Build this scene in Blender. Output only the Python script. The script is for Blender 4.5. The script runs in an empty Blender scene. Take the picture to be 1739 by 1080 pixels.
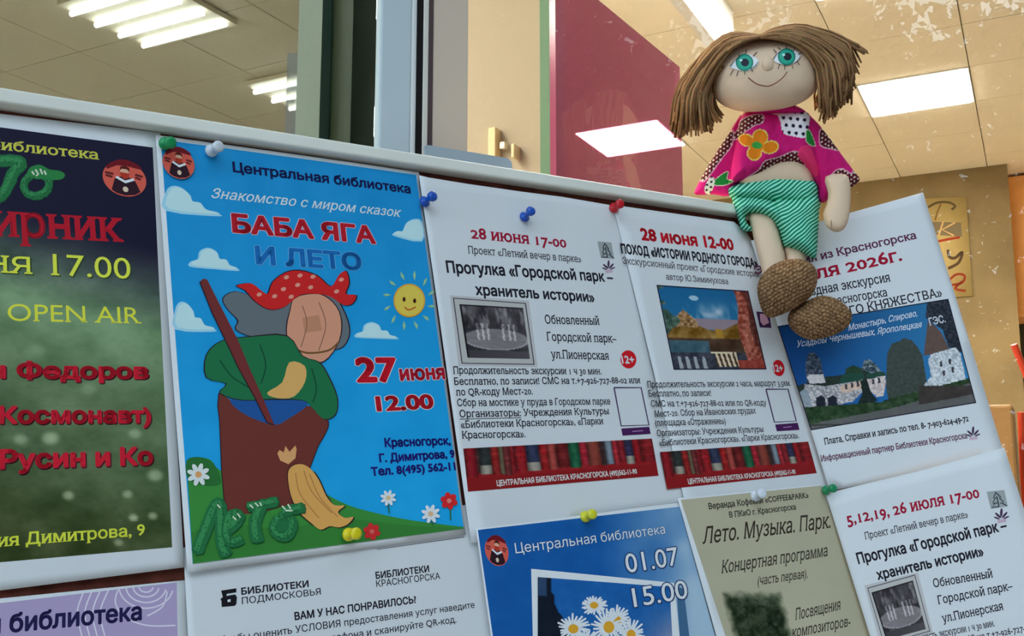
import bpy, math, random
import numpy as np
from mathutils import Vector, Matrix
from mathutils.geometry import delaunay_2d_cdt

sc = bpy.context.scene
COL = sc.collection
rnd = random.Random(7)

# ------------------------------------------------------------------ camera
F = 1718.79; CX = 869.5; CY = 540.0
PITCH = math.radians(8.5); EYE = 1.55
sp, cp = math.sin(PITCH), math.cos(PITCH)
CAMO = np.array([0.0, 0.0, EYE])
cam = bpy.data.cameras.new('camera'); camo = bpy.data.objects.new('camera', cam); COL.objects.link(camo)
cam.sensor_width = 36.0; cam.lens = 36.0 * F / 1739.0; cam.clip_start = 0.02; cam.clip_end = 200
camo.location = (0, 0, EYE); camo.rotation_euler = (math.pi / 2 + PITCH, 0, 0)
sc.camera = camo
# ------------------------------------------------------------------ world, view
SKY = 3.05
w = bpy.data.worlds.new('sky'); sc.world = w; w.use_nodes = True
bgn = w.node_tree.nodes['Background']; bgn.inputs[0].default_value = (0.66, 0.84, 1.0, 1); bgn.inputs[1].default_value = SKY
sc.view_settings.view_transform = 'Standard'; sc.view_settings.look = 'None'
sc.view_settings.exposure = 0.0; sc.view_settings.gamma = 1.0; sc.view_settings.use_curve_mapping = False
sc.cycles.use_denoising = True
sc.cycles.max_bounces = 10; sc.cycles.diffuse_bounces = 5; sc.cycles.transparent_max_bounces = 16
sc.cycles.sample_clamp_indirect = 6.0
LAMP = 80.0           # radiance of the ceiling lamps

# ------------------------------------------------------------------ ray helpers
def c2w(v):
    v = np.asarray(v, float)
    x, y, z = v[..., 0], v[..., 1], v[..., 2]
    return np.stack([x, y * sp + z * cp, -y * cp + z * sp], -1)
def ray(px, py):
    return c2w(np.array([(px - CX) / F, (py - CY) / F, 1.0]))
def at_depth(px, py, d):
    return CAMO + ray(px, py) * d
def hit(px, py, P0, n):
    r = ray(px, py); return CAMO + r * (np.dot(P0 - CAMO, n) / np.dot(r, n))
def at_z(px, py, z):
    r = ray(px, py); return CAMO + r * ((z - EYE) / r[2])
def project(P):
    d = np.asarray(P, float) - CAMO
    x = d[..., 0]; y = d[..., 1] * sp - d[..., 2] * cp; z = d[..., 1] * cp + d[..., 2] * sp
    return CX + F * x / z, CY + F * y / z
BX = c2w([.80794382, .02415722, .58876414]); BD = c2w([.14777517, .95892353, -.24213254]); BN = c2w([.57042904, -.28263421, -.7711865])
BU = -BD
BO = CAMO - BN * 0.6456176            # foot of the camera's perpendicular on the board
def board(px, py, h=0.0):
    return hit(px, py, BO + BN * h, BN)

# ------------------------------------------------------------------ object helpers
def lin(c):
    out = []
    for v in c[:3]:
        v = v / 255.0
        out.append(v / 12.92 if v <= .04045 else ((v + .055) / 1.055) ** 2.4)
    return out
WREF = np.array(lin((172, 189, 202)))
def ink(c):
    """albedo of a printed colour from how it reads in the even daylight on the board"""
    return tuple(float(min(.9, max(.004, a / b * .80))) for a, b in zip(lin(c), WREF))
def srgb_arr(A):
    A = np.clip(A, 0, 255) / 255.0
    return np.where(A <= .04045, A / 12.92, ((A + .055) / 1.055) ** 2.4)
def ink_arr(A):
    return np.clip(srgb_arr(A) / WREF * .80, .003, .9)
_m = {}
def mat(name, col, rough=.6, spec=.3, metal=0, bump=None, emit=None, trans=None, var=None):
    key = (name, tuple(np.round(col, 4)), rough, spec, metal, str(bump), str(emit), str(var))
    if key in _m: return _m[key]
    m = bpy.data.materials.new(name); m.use_nodes = True
    nt = m.node_tree; b = nt.nodes['Principled BSDF']
    b.inputs['Base Color'].default_value = (*col, 1); b.inputs['Roughness'].default_value = rough
    b.inputs['Specular IOR Level'].default_value = spec; b.inputs['Metallic'].default_value = metal
    if emit:
        b.inputs['Emission Color'].default_value = (*emit[0], 1); b.inputs['Emission Strength'].default_value = emit[1]
    tc = None
    if var or bump:
        tc = nt.nodes.new('ShaderNodeTexCoord')
    if var:      # (scale, amount, stretch)
        n = nt.nodes.new('ShaderNodeTexNoise'); n.inputs['Scale'].default_value = var[0]; n.inputs['Detail'].default_value = 5
        mp = nt.nodes.new('ShaderNodeMapping'); mp.inputs['Scale'].default_value = var[2] if len(var) > 2 else (1, 1, 1)
        nt.links.new(tc.outputs['Object'], mp.inputs[0]); nt.links.new(mp.outputs[0], n.inputs['Vector'])
        r = nt.nodes.new('ShaderNodeValToRGB'); r.color_ramp.elements[0].position = .3; r.color_ramp.elements[1].position = .7
        r.color_ramp.elements[0].color = (*[c * (1 - var[1]) for c in col], 1); r.color_ramp.elements[1].color = (*[min(1, c * (1 + var[1])) for c in col], 1)
        nt.links.new(n.outputs['Fac'], r.inputs[0]); nt.links.new(r.outputs[0], b.inputs['Base Color'])
    if bump:     # (scale, strength, distance)
        n = nt.nodes.new('ShaderNodeTexNoise'); n.inputs['Scale'].default_value = bump[0]; n.inputs['Detail'].default_value = 4
        nt.links.new(tc.outputs['Object'], n.inputs['Vector'])
        bp = nt.nodes.new('ShaderNodeBump'); bp.inputs['Strength'].default_value = bump[1]; bp.inputs['Distance'].default_value = bump[2]
        nt.links.new(n.outputs['Fac'], bp.inputs['Height']); nt.links.new(bp.outputs[0], b.inputs['Normal'])
    _m[key] = m; return m
def print_mat(c, rough=.55):
    return mat('printed_ink', ink(c), rough, .1)
def vcol_mat(name='printed_colours', rough=.55, spec=.12, bump=None):
    key = ('v', name, rough, spec, str(bump))
    if key in _m: return _m[key]
    m = bpy.data.materials.new(name); m.use_nodes = True; nt = m.node_tree; b = nt.nodes['Principled BSDF']
    a = nt.nodes.new('ShaderNodeAttribute'); a.attribute_name = 'Col'
    nt.links.new(a.outputs['Color'], b.inputs['Base Color'])
    b.inputs['Roughness'].default_value = rough; b.inputs['Specular IOR Level'].default_value = spec
    if bump:
        tc = nt.nodes.new('ShaderNodeTexCoord'); n = nt.nodes.new('ShaderNodeTexNoise'); n.inputs['Scale'].default_value = bump[0]
        nt.links.new(tc.outputs['Object'], n.inputs['Vector'])
        bp = nt.nodes.new('ShaderNodeBump'); bp.inputs['Strength'].default_value = bump[1]; bp.inputs['Distance'].default_value = bump[2]
        nt.links.new(n.outputs['Fac'], bp.inputs['Height']); nt.links.new(bp.outputs[0], b.inputs['Normal'])
    _m[key] = m; return m
def mesh_obj(name, verts, faces, m=None, parent=None, cols=None, smooth=False, mw=None, uv=None):
    me = bpy.data.meshes.new(name); me.from_pydata([tuple(map(float, v)) for v in verts], [], [tuple(map(int, f)) for f in faces]); me.update()
    if m: me.materials.append(m)
    if smooth: me.polygons.foreach_set('use_smooth', [True] * len(me.polygons))
    if cols is not None:
        ca = me.color_attributes.new('Col', 'FLOAT_COLOR', 'POINT')
        ca.data.foreach_set('color', np.concatenate([np.asarray(cols, float), np.ones((len(verts), 1))], 1).ravel())
    if uv is not None:
        ul = me.uv_layers.new(name='UVMap'); li = np.zeros(len(me.loops), int); me.loops.foreach_get('vertex_index', li)
        ul.data.foreach_set('uv', np.asarray(uv, float)[li].ravel())
    o = bpy.data.objects.new(name, me); COL.objects.link(o)
    if parent is not None: o.parent = parent
    if mw is not None: set_mw(o, mw)
    return o
def tag(o, label=None, cat=None, group=None, kind=None):
    if label: o['label'] = label
    if cat: o['category'] = cat
    if group: o['group'] = group
    if kind: o['kind'] = kind
    return o
def empty(name, loc, label, cat, group=None):
    o = bpy.data.objects.new(name, None); COL.objects.link(o); o.location = tuple(loc); o.empty_display_size = .02
    return tag(o, label, cat, group)
def boxmesh(a0, a1, b0, b1, c0, c1):
    v = [(x, y, z) for x in (a0, a1) for y in (b0, b1) for z in (c0, c1)]
    f = [(0, 1, 3, 2), (4, 6, 7, 5), (0, 4, 5, 1), (2, 3, 7, 6), (0, 2, 6, 4), (1, 5, 7, 3)]
    return v, f
def bevel_mod(o, wdt, seg=2):
    b = o.modifiers.new('bevel', 'BEVEL'); b.width = wdt; b.segments = seg; b.limit_method = 'ANGLE'; return o
def set_mw(o, M):
    # world placement of a child, read off its parent's own (top-level) matrix
    o.matrix_basis = (o.parent.matrix_basis.inverted() @ M) if o.parent else M
def frame_mw(O, x, y, z):
    return Matrix(((x[0], y[0], z[0], O[0]), (x[1], y[1], z[1], O[1]), (x[2], y[2], z[2], O[2]), (0, 0, 0, 1)))

def fill(poly, step=None):
    """triangulate a polygon, with interior points on a grid when step is given"""
    P = [tuple(map(float, p)) for p in poly]; n = len(P)
    if step:
        Q = []
        for i in range(n):
            a, b = P[i], P[(i + 1) % n]; m = max(1, int(math.hypot(b[0] - a[0], b[1] - a[1]) / step)); Q += [(a[0] + (b[0] - a[0]) * j / m, a[1] + (b[1] - a[1]) * j / m) for j in range(m)]
        P = Q; n = len(P)
    pts = [Vector(p) for p in P]
    if step:
        xs = [p[0] for p in P]; ys = [p[1] for p in P]
        gx, gy = np.meshgrid(np.arange(min(xs) + step / 2, max(xs), step), np.arange(min(ys) + step / 2, max(ys), step))
        gx = gx.ravel(); gy = gy.ravel()
        ins = inpoly(gx, gy, P)
        d = polydist(gx[ins], gy[ins], P)
        gx, gy = gx[ins][d > step * .35], gy[ins][d > step * .35]
        pts += [Vector((float(a), float(b))) for a, b in zip(gx, gy)]
    r = delaunay_2d_cdt(pts, [], [list(range(n))], 1, 1e-9)
    fill.nb = n
    return [(v.x, v.y) for v in r[0]], r[2]
def inpoly(X, Y, P):
    X = np.asarray(X); Y = np.asarray(Y); c = np.zeros(X.shape, bool); n = len(P)
    for i in range(n):
        x0, y0 = P[i]; x1, y1 = P[(i + 1) % n]
        if y0 == y1: continue
        t = ((y0 > Y) != (y1 > Y)) & (X < (x1 - x0) * (Y - y0) / (y1 - y0) + x0)
        c ^= t
    return c
def polydist(X, Y, P, closed=True):
    d = np.full(np.shape(X), 1e9); n = len(P)
    for i in range(n if closed else n - 1):
        x0, y0 = P[i]; x1, y1 = P[(i + 1) % n]; dx, dy = x1 - x0, y1 - y0; L = dx * dx + dy * dy + 1e-12
        t = np.clip(((X - x0) * dx + (Y - y0) * dy) / L, 0, 1)
        d = np.minimum(d, np.hypot(X - x0 - t * dx, Y - y0 - t * dy))
    return d
def smoothpoly(P, k=4, closed=True):
    n = len(P); out = []
    P = [np.array(p, float) for p in P]
    rng = range(n) if closed else range(n - 1)
    for i in rng:
        if closed: a, b, c, d = P[i - 1], P[i], P[(i + 1) % n], P[(i + 2) % n]
        else: a, b, c, d = P[max(i - 1, 0)], P[i], P[i + 1], P[min(i + 2, n - 1)]
        for j in range(k):
            t = j / k
            out.append(tuple(.5 * ((2 * b) + (c - a) * t + (2 * a - 5 * b + 4 * c - d) * t * t + (3 * b - a - 3 * c + d) * t ** 3)))
    if not closed: out.append(tuple(P[-1]))
    return out
def ellp(cx, cy, rx, ry, rot=0, n=28):
    c, s = math.cos(math.radians(rot)), math.sin(math.radians(rot))
    return [(cx + rx * math.cos(t) * c - ry * math.sin(t) * s, cy + rx * math.cos(t) * s + ry * math.sin(t) * c) for t in [2 * math.pi * i / n for i in range(n)]]
def ribbon(P, wd, taper=0):
    """closed outline of a stroke along P"""
    P = [np.array(p, float) for p in P]; L, R = [], []
    for i, p in enumerate(P):
        t = P[min(i + 1, len(P) - 1)] - P[max(i - 1, 0)]; t /= (np.linalg.norm(t) + 1e-9); nrm = np.array([-t[1], t[0]])
        k = wd / 2 * (1 - taper * i / max(1, len(P) - 1)); L.append(tuple(p + nrm * k)); R.append(tuple(p - nrm * k))
    return L + R[::-1]
_rs = np.random.RandomState(11); _tab = _rs.rand(64, 64)
def vnoise(X, Y, s, seed=0):
    x = np.asarray(X) / s + seed * 7.3; y = np.asarray(Y) / s + seed * 3.1
    xi = np.floor(x).astype(int); yi = np.floor(y).astype(int); fx = x - xi; fy = y - yi
    fx = fx * fx * (3 - 2 * fx); fy = fy * fy * (3 - 2 * fy)
    g = lambda a, b: _tab[a % 64, b % 64]
    return (g(xi, yi) * (1 - fx) + g(xi + 1, yi) * fx) * (1 - fy) + (g(xi, yi + 1) * (1 - fx) + g(xi + 1, yi + 1) * fx) * fy
def fbm(X, Y, s, seed=0, o=3):
    a = 0; t = 0
    for k in range(o): a = a + vnoise(X, Y, s / 2 ** k, seed + k) / 2 ** k; t += 1 / 2 ** k
    return a / t

# ------------------------------------------------------------------ text
_font_curve = bpy.data.curves.new('lettering_source', 'FONT'); _fo = bpy.data.objects.new('lettering_source', _font_curve)
COL.objects.link(_fo)
_tc = {}; _base = {}
def glyph_fill(s, res, space):
    """letters as triangles: outlines of the built-in font, filled where they wind around (its strokes overlap)"""
    key = (s, res, space)
    if key in _base: return _base[key]
    _font_curve.body = s; _font_curve.space_character = space; bpy.context.view_layer.update()
    cu_ = _fo.to_curve(bpy.context.evaluated_depsgraph_get()); conts = []
    for sp_ in cu_.splines:
        B = sp_.bezier_points; n = len(B); P = []
        for i in range(n):
            p0 = np.array(B[i].co[:2]); h0 = np.array(B[i].handle_right[:2]); h1 = np.array(B[(i + 1) % n].handle_left[:2]); p1 = np.array(B[(i + 1) % n].co[:2])
            d = p1 - p0; L = np.linalg.norm(d)
            if L < 1e-6: continue
            dev = max(abs(d[0] * (h0 - p0)[1] - d[1] * (h0 - p0)[0]), abs(d[0] * (h1 - p0)[1] - d[1] * (h1 - p0)[0])) / L
            k = 1 if dev < .002 else res
            for j in range(k):
                t = j / k; P.append((1 - t) ** 3 * p0 + 3 * (1 - t) ** 2 * t * h0 + 3 * (1 - t) * t * t * h1 + t ** 3 * p1)
        if len(P) >= 3: conts.append(np.array(P))
    _fo.to_curve_clear()
    if not conts: _base[key] = (np.zeros((0, 2)), [], []); return _base[key]
    pts, eds = [], []
    for P in conts:
        k = len(pts); n = len(P); pts += [Vector(p) for p in P]; eds += [(k + i, k + (i + 1) % n) for i in range(n)]
    r = delaunay_2d_cdt(pts, eds, [], 0, 1e-7); v = np.array([(p.x, p.y) for p in r[0]]); tri = np.array([t for t in r[2] if len(t) == 3]); c = v[tri].mean(1)
    wn = np.zeros(len(tri), int)
    for P in conts:
        Q = np.roll(P, -1, 0); m = np.where((c[:, 0] <= P[:, 0].max()) & (c[:, 0] >= P[:, 0].min()) & (c[:, 1] <= P[:, 1].max()) & (c[:, 1] >= P[:, 1].min()))[0]
        if not len(m): continue
        x = c[m, 0][:, None]; y = c[m, 1][:, None]; up = (P[:, 1] <= y) & (Q[:, 1] > y); dn = (P[:, 1] > y) & (Q[:, 1] <= y)
        side_ = (Q[:, 0] - P[:, 0]) * (y - P[:, 1]) - (x - P[:, 0]) * (Q[:, 1] - P[:, 1])
        wn[m] += (up & (side_ > 0)).sum(1) - (dn & (side_ < 0)).sum(1)
    tri = tri[wn != 0]; f = [tuple(int(i) for i in t) for t in tri]
    cnt = {}
    for q in f:
        for i in range(3):
            k = (min(q[i], q[(i + 1) % 3]), max(q[i], q[(i + 1) % 3])); cnt[k] = cnt.get(k, 0) + 1
    bd = [k for k, c_ in cnt.items() if c_ == 1]
    used = sorted({i for q in f for i in q}); rm = {j: i for i, j in enumerate(used)}
    _base[key] = (v[used], [tuple(rm[i] for i in q) for q in f], [(rm[a], rm[b]) for a, b in bd]); return _base[key]
def bar_x(s, res, space):
    v = glyph_fill(s + '|', res, space)[0]; return v[:, 0].max()
def oldstyle_fill(s, res, space):
    """old-style numerals: 0 1 2 sit at x-height, 3 4 5 7 9 hang below the line"""
    runs = []; i = 0
    while i < len(s):
        j = i + 1
        if not s[i].isdigit():
            while j < len(s) and not s[j].isdigit(): j += 1
        runs.append((i, s[i:j])); i = j
    V, Fc, Bd = [], [], []; x0 = bar_x('', res, space)
    for i, r_ in runs:
        v, f, b = glyph_fill(r_, res, space)
        if not len(v): continue
        v = v.copy(); v[:, 0] += bar_x(s[:i], res, space) - x0
        if r_[0] in '012': v[:, 1] *= .76
        elif r_[0] in '34579': v[:, 1] -= .17
        k = sum(len(q) for q in V); V.append(v); Fc += [tuple(a + k for a in q) for q in f]; Bd += [(a + k, c + k) for a, c in b]
    return np.concatenate(V), Fc, Bd
def text_geo(s, off=0.0, res=3, space=1.0, serif=0, old=False):
    key = (s, off, res, space, serif, old)
    if key in _tc: return _tc[key]
    v, f, bd_ = oldstyle_fill(s, res, space) if old and any(ch.isdigit() for ch in s) else glyph_fill(s, res, space)
    nv = [tuple(p) for p in v]; nf = list(f)
    if serif:
        for a, b in bd_:
            (x0, y0), (x1, y1) = v[a], v[b]
            if abs(y0 - y1) > 1e-3: continue
            L = abs(x1 - x0)
            if not (.04 < L < .13): continue
            x0, x1 = min(x0, x1) - off, max(x0, x1) + off
            if abs(y0) < .03 or abs(y0 + .21) < .02: sgn = 1; y0 -= max(off, 0)
            elif abs(y0 - .729) < .02 or abs(y0 - .547) < .02 or abs(y0 - .76) < .02: sgn = -1; y0 += max(off, 0)
            else: continue
            k = len(nv); e = serif; h = .045 * sgn
            nv += [(x0 - e, y0), (x1 + e, y0), (x1 + e, y0 + h * .8), (x1, y0 + h * 1.6), (x0, y0 + h * 1.6), (x0 - e, y0 + h * .8)]; nf.append(tuple(range(k, k + 6)))
    if off > 0:      # fatten: a strip along every outline edge
        for a, b in bd_:
            (x0, y0), (x1, y1) = v[a], v[b]; dx, dy = x1 - x0, y1 - y0; L = math.hypot(dx, dy)
            if L < 1e-6: continue
            ux, uy = dx / L * off, dy / L * off; k = len(nv); e = .45
            nv += [(x0 - ux * e - uy, y0 - uy * e + ux), (x0 - ux * e + uy, y0 - uy * e - ux), (x1 + ux * e + uy, y1 + uy * e - ux), (x1 + ux * e - uy, y1 + uy * e + ux)]; nf.append((k, k + 1, k + 2, k + 3))
    v = np.array(nv) if nv else v; f = nf
    _tc[key] = (v, f); return v, f
STY = {  # (offset, serif, slant)
    'sans': (0.0, 0, 0), 'medium': (.008, 0, 0), 'bold': (.032, 0, 0), 'black': (.044, 0, 0), 'serif': (0.0, .055, 0), 'serifbold': (.02, .055, 0),
    'script': (.008, .03, .40), 'scriptthin': (0, 0, .2), 'gab': (.012, .05, .05), 'gabbold': (.024, .055, .04)}

# ------------------------------------------------------------------ sheets of paper
PAPER = (.80, .80, .80)
class Sheet:
    def __init__(s, name, label, cat, outline, plane, h=.003, color=None, group=None, warp=None, step=.012, rough=.6):
        """outline: photo pixels cast onto the sheet's own plane"""
        O, x, y, n = plane
        s.n = n; s.x = x; s.y = y; s.O = O + n * h
        s.warp = warp; s.k = 0; s.name = name
        s.O = hit(outline[0][0], outline[0][1], s.O, n)
        s.mw = frame_mw(s.O, x, y, n)
        P = [s.loc(*p) for p in outline]
        s.P = P
        v, f = fill(P, step)
        f = [q if s._ccw(v, q) else q[::-1] for q in f]
        nb = len(v)
        V = [(a, b, s.z(a, b)) for a, b in v]
        s.obj = mesh_obj(name, V, f, mat('paper', color or PAPER, rough, .2, var=(9, .02), bump=(35, .12, .002)), mw=s.mw, smooth=True)
        so = s.obj.modifiers.new('thickness', 'SOLIDIFY'); so.thickness = .00025; so.offset = -1
        tag(s.obj, label, cat, group)
    @staticmethod
    def _ccw(v, q):
        a, b, c = v[q[0]], v[q[1]], v[q[2]]
        return (b[0] - a[0]) * (c[1] - a[1]) - (b[1] - a[1]) * (c[0] - a[0]) > 0
    def z(s, a, b):
        return s.warp(a, b) if s.warp else 0.0
    def loc(s, px, py):
        P = hit(px, py, s.O, s.n) - s.O
        return (float(np.dot(P, s.x)), float(np.dot(P, s.y)))
    def add(s, name, v, f, m, cols=None, k=None, label=None):
        if k is None: s.k += 1; k = s.k
        V = [(a, b, s.z(a, b) + .000016 * k + .00004) for a, b in v]
        f = [q if s._ccw(v, q) else tuple(q[::-1]) for q in f]
        o = mesh_obj(name, V, f, m, parent=s.obj, cols=cols)
        if label: o['label'] = label
        return o
    def shape(s, name, pts, c, smooth=0, step=None, label=None, rough=.55):
        if smooth: pts = smoothpoly(pts, smooth)
        v, f = fill([s.loc(*p) for p in pts], step or .014)
        return s.add(name, v, f, print_mat(c, rough), label=label)
    def shapes(s, name, polys, c, label=None):
        V, Fc = [], []
        for pts in polys:
            v, f = fill([s.loc(*p) for p in pts], .014); k = len(V); V += v; Fc += [tuple(i + k for i in q) for q in f]
        return s.add(name, V, Fc, print_mat(c), label=label)
    def stroke(s, name, pts, wd, c, smooth=0, taper=0, label=None):
        if smooth: pts = smoothpoly(pts, smooth, closed=False)
        L, Rr = [], []
        rb = ribbon(pts, wd, taper); n = len(pts)
        v = [s.loc(*p) for p in rb]; f = [(i, i + 1, 2 * n - 2 - i, 2 * n - 1 - i) for i in range(n - 1)]
        return s.add(name, v, f, print_mat(c), label=label)
    def strokes(s, name, lst, wd, c, label=None):
        V, Fc = [], []
        for pts in lst:
            rb = ribbon(pts, wd); n = len(pts); k = len(V)
            V += [s.loc(*p) for p in rb]; Fc += [(k + i, k + i + 1, k + 2 * n - 2 - i, k + 2 * n - 1 - i) for i in range(n - 1)]
        return s.add(name, V, Fc, print_mat(c), label=label)
    def text(s, t, p0, p1, h, c, sty='sans', outline=None, shadow=None, name='text_line', space=1.0):
        off, ser, sl = STY[sty]
        A = np.array(s.loc(*p0)); B = np.array(s.loc(*p1)); T = np.array(s.loc(p0[0], p0[1] - h))
        ex = (B - A); Ln = np.linalg.norm(ex); ex /= Ln; ey = np.array([-ex[1], ex[0]])
        hh = abs(np.dot(T - A, ey)); res = 4 if h > 24 else 2
        def put(o_, colr, dx=0, dy=0, nm=name):
            old = sty.startswith('gab'); v0, f0 = text_geo(t, off, res, space, ser, old)
            v, f = text_geo(t, off + o_, res, space, ser, old)
            if not len(v): return
            x0, x1 = v0[:, 0].min(), v0[:, 0].max()
            sx = Ln / (x1 - x0); sy = hh / .729
            X = (v[:, 0] - x0) * sx + (v[:, 1]) * sl * sy + dx * hh; Y = v[:, 1] * sy + dy * hh
            Q = A + X[:, None] * ex + Y[:, None] * ey
            kk[0] += 1; s.add(nm, [tuple(q) for q in Q], f, print_mat(colr), k=kk[0])
        kk = [s.k]
        if shadow: put(0.01, shadow[0], shadow[1], shadow[2], 'text_shadow')
        if outline: put(outline[1], outline[0], nm='text_outline')
        put(0, c)
    def paint(s, name, quad, nx, ny, fn, soft=None, label=None, rough=.5):
        Q = [np.array(s.loc(*p)) for p in quad]
        U, V = np.meshgrid(np.linspace(0, 1, nx + 1), np.linspace(0, 1, ny + 1))
        U = U.ravel()[:, None]; V = V.ravel()[:, None]
        L = Q[0] * (1 - U) * (1 - V) + Q[1] * U * (1 - V) + Q[2] * U * V + Q[3] * (1 - U) * V
        W = s.O + L[:, :1] * s.x + L[:, 1:] * s.y
        PX, PY = project(W)
        C = ink_arr(fn(PX, PY, U[:, 0], V[:, 0]))
        f = [(j * (nx + 1) + i, (j + 1) * (nx + 1) + i, (j + 1) * (nx + 1) + i + 1, j * (nx + 1) + i + 1) for j in range(ny) for i in range(nx)]
        return s.add(name, [tuple(q) for q in L], f, vcol_mat(rough=rough), cols=C, label=label)
    # recurring printed motifs
    def emblem(s, cx, cy, rx, ry):
        k = .15
        e = lambda u, v: (cx + u * rx - v * ry * -.0 + v * rx * .05, cy + v * ry + u * ry * k)
        E = lambda pts: [e(*p) for p in pts]
        s.shape('emblem_disc', E([(math.cos(a), math.sin(a)) for a in np.linspace(0, 2 * math.pi, 33)[:-1]]), (176, 82, 72), label='round red library emblem')
        s.shape('emblem_cap', E([(-.78, -.66), (-.3, -1.02), (.2, -1.08), (.7, -.85), (.8, -.62), (.3, -.7), (-.3, -.72), (-.75, -.45)]), (92, 20, 30), 2)
        s.strokes('emblem_banner', [E([(-.88, -.25), (-.5, -.2)]), E([(-.86, -.1), (-.55, -.02)]), E([(.5, -.3), (.85, -.22)]), E([(.5, -.15), (.75, -.05)])], rx * .1, (80, 30, 36))
        s.shape('emblem_coat', E([(-.62, .7), (-.45, .05), (-.15, -.12), (.2, -.1), (.5, .1), (.7, .66), (.45, .85), (0, .95), (-.4, .86)]), (38, 22, 34))
        s.shape('emblem_face', E(ellp(0.02, -.38, .2, .26, 0, 16)), (205, 150, 130))
        s.shape('emblem_hair', E([(-.2, -.45), (-.15, -.68), (.05, -.74), (.24, -.65), (.25, -.42), (.12, -.55), (-.1, -.55)]), (70, 25, 22))
        s.shape('emblem_beard', E([(-.2, -.35), (.24, -.32), (.2, -.08), (.03, .04), (-.14, -.08)]), (150, 50, 36))
        s.shape('emblem_book', E([(-.42, .0), (-.36, -.12), (.02, .1), (.42, -.08), (.45, .05), (.03, .26)]), (215, 215, 215))
        s.shape('emblem_hand', E(ellp(.02, .6, .13, .16, 0, 12)), (214, 176, 160))
    def tree_logo(s, q):
        s.shape('logo_square', q, (128, 142, 150))
        Q = [np.array(p, float) for p in q]
        g = lambda u, v: tuple(Q[0] * (1 - u) * (1 - v) + Q[1] * u * (1 - v) + Q[2] * u * v + Q[3] * (1 - u) * v)
        s.strokes('logo_tree', [[g(.5, .08), g(.3, .4), g(.5, .42)], [g(.5, .1), g(.72, .42)], [g(.38, .42), g(.2, .7), g(.5, .72)], [g(.62, .42), g(.82, .72), g(.6, .75)],
                                [g(.3, .72), g(.08, .95), g(.5, .93)], [g(.7, .75), g(.95, .95)], [g(.5, .3), g(.5, .95)]], 1.9, (38, 52, 60))
    def fleur_logo(s, cx, cy, r):
        s.shapes('logo_flower', [ellp(cx, cy - r * .55, r * .16, r * .55, 4, 10), ellp(cx - r * .4, cy - r * .2, r * .14, r * .5, -48, 10), ellp(cx + r * .4, cy - r * .25, r * .14, r * .5, 42, 10),
                                 ellp(cx - r * .55, cy + r * .12, r * .1, r * .4, -70, 10), ellp(cx + r * .6, cy + r * .05, r * .1, r * .4, 66, 10)], (58, 44, 70))
        s.shape('logo_flower_base', [(cx - r * .5, cy + r * .35), (cx + r * .55, cy + r * .2), (cx + r * .6, cy + r * .6), (cx - r * .4, cy + r * .75)], (160, 150, 172))
    def age_mark(s, cx, cy, rx, ry, rot=-8):
        s.shape('age_mark', ellp(cx, cy, rx, ry, rot), (165, 22, 34), label='red round age mark reading 12+')
        s.text('12+', (cx - rx * .78, cy + ry * .42), (cx + rx * .82, cy + ry * .42), ry * .85, (228, 222, 226), 'bold', name='age_text')

bplane = (BO, BX, BU, BN)

# ------------------------------------------------------------------ structure: glass wall along the board, hall behind it
gx = np.array([BX[0], BX[1], 0]); gx /= np.linalg.norm(gx)        # horizontal run of the glass wall
gn = np.array([gx[1], -gx[0], 0.0])                               # towards the camera side
if np.dot(gn, CAMO - board(700, 300)) < 0: gn = -gn
GP = board(800, 260) - gn * .075
def gl(px, py=140, off=0.0):
    """coordinate along the glass wall where the ray through a pixel meets it"""
    return float(np.dot(hit(px, py, GP + gn * off, gn) - GP, gx))
def gbox(name, s0, s1, n0, n1, z0, z1, m, parent=None, bev=0.0):
    v, f = boxmesh(s0, s1, n0, n1, z0, z1)
    O = np.array([GP[0], GP[1], 0.0])
    v = [(p[0], -p[1], p[2]) for p in v]; f = [q[::-1] for q in f] if np.dot(np.cross(gx, gn), [0, 0, 1]) > 0 else f; n0, n1 = -n0, -n1
    mw = frame_mw(O, gx, -gn, np.array([0, 0, 1.0]))
    if parent is None:
        ctr = np.array([(s0 + s1) / 2, (n0 + n1) / 2, z0]); v = [tuple(np.array(p) - ctr) for p in v]
        mw = mw @ Matrix.Translation(Vector(ctr))
        o = mesh_obj(name, v, f, m, mw=mw)
    else:
        o = mesh_obj(name, v, f, m, parent=parent, mw=mw)
    if bev: bevel_mod(o, bev)
    return o
CEIL = EYE + 2.2; FLOORZ = 0.0
A2 = math.radians(27.4)
d2 = np.array([math.sin(A2), math.cos(A2), 0]); d1 = np.array([math.cos(A2), -math.sin(A2), 0])   # hall grid: d2 goes in, d1 goes right
def hall(a, b, z): return d1 * a + d2 * b + np.array([0, 0, z])
HM = frame_mw(np.zeros(3), d1, d2, np.array([0, 0, 1.0]))
def hc(P): return float(np.dot(P, d1)), float(np.dot(P, d2))
def hbox(name, a0, a1, b0, b1, z0, z1, m, parent=None, bev=0):
    v, f = boxmesh(a0, a1, b0, b1, z0, z1); ctr = np.array([(a0 + a1) / 2, (b0 + b1) / 2, z0])
    if parent is None:
        v = [tuple(np.array(p) - ctr) for p in v]; o = mesh_obj(name, v, f, m, mw=HM @ Matrix.Translation(Vector(ctr)))
    else:
        o = mesh_obj(name, v, f, m, parent=parent, mw=HM)
    if bev: bevel_mod(o, bev)
    return o

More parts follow.
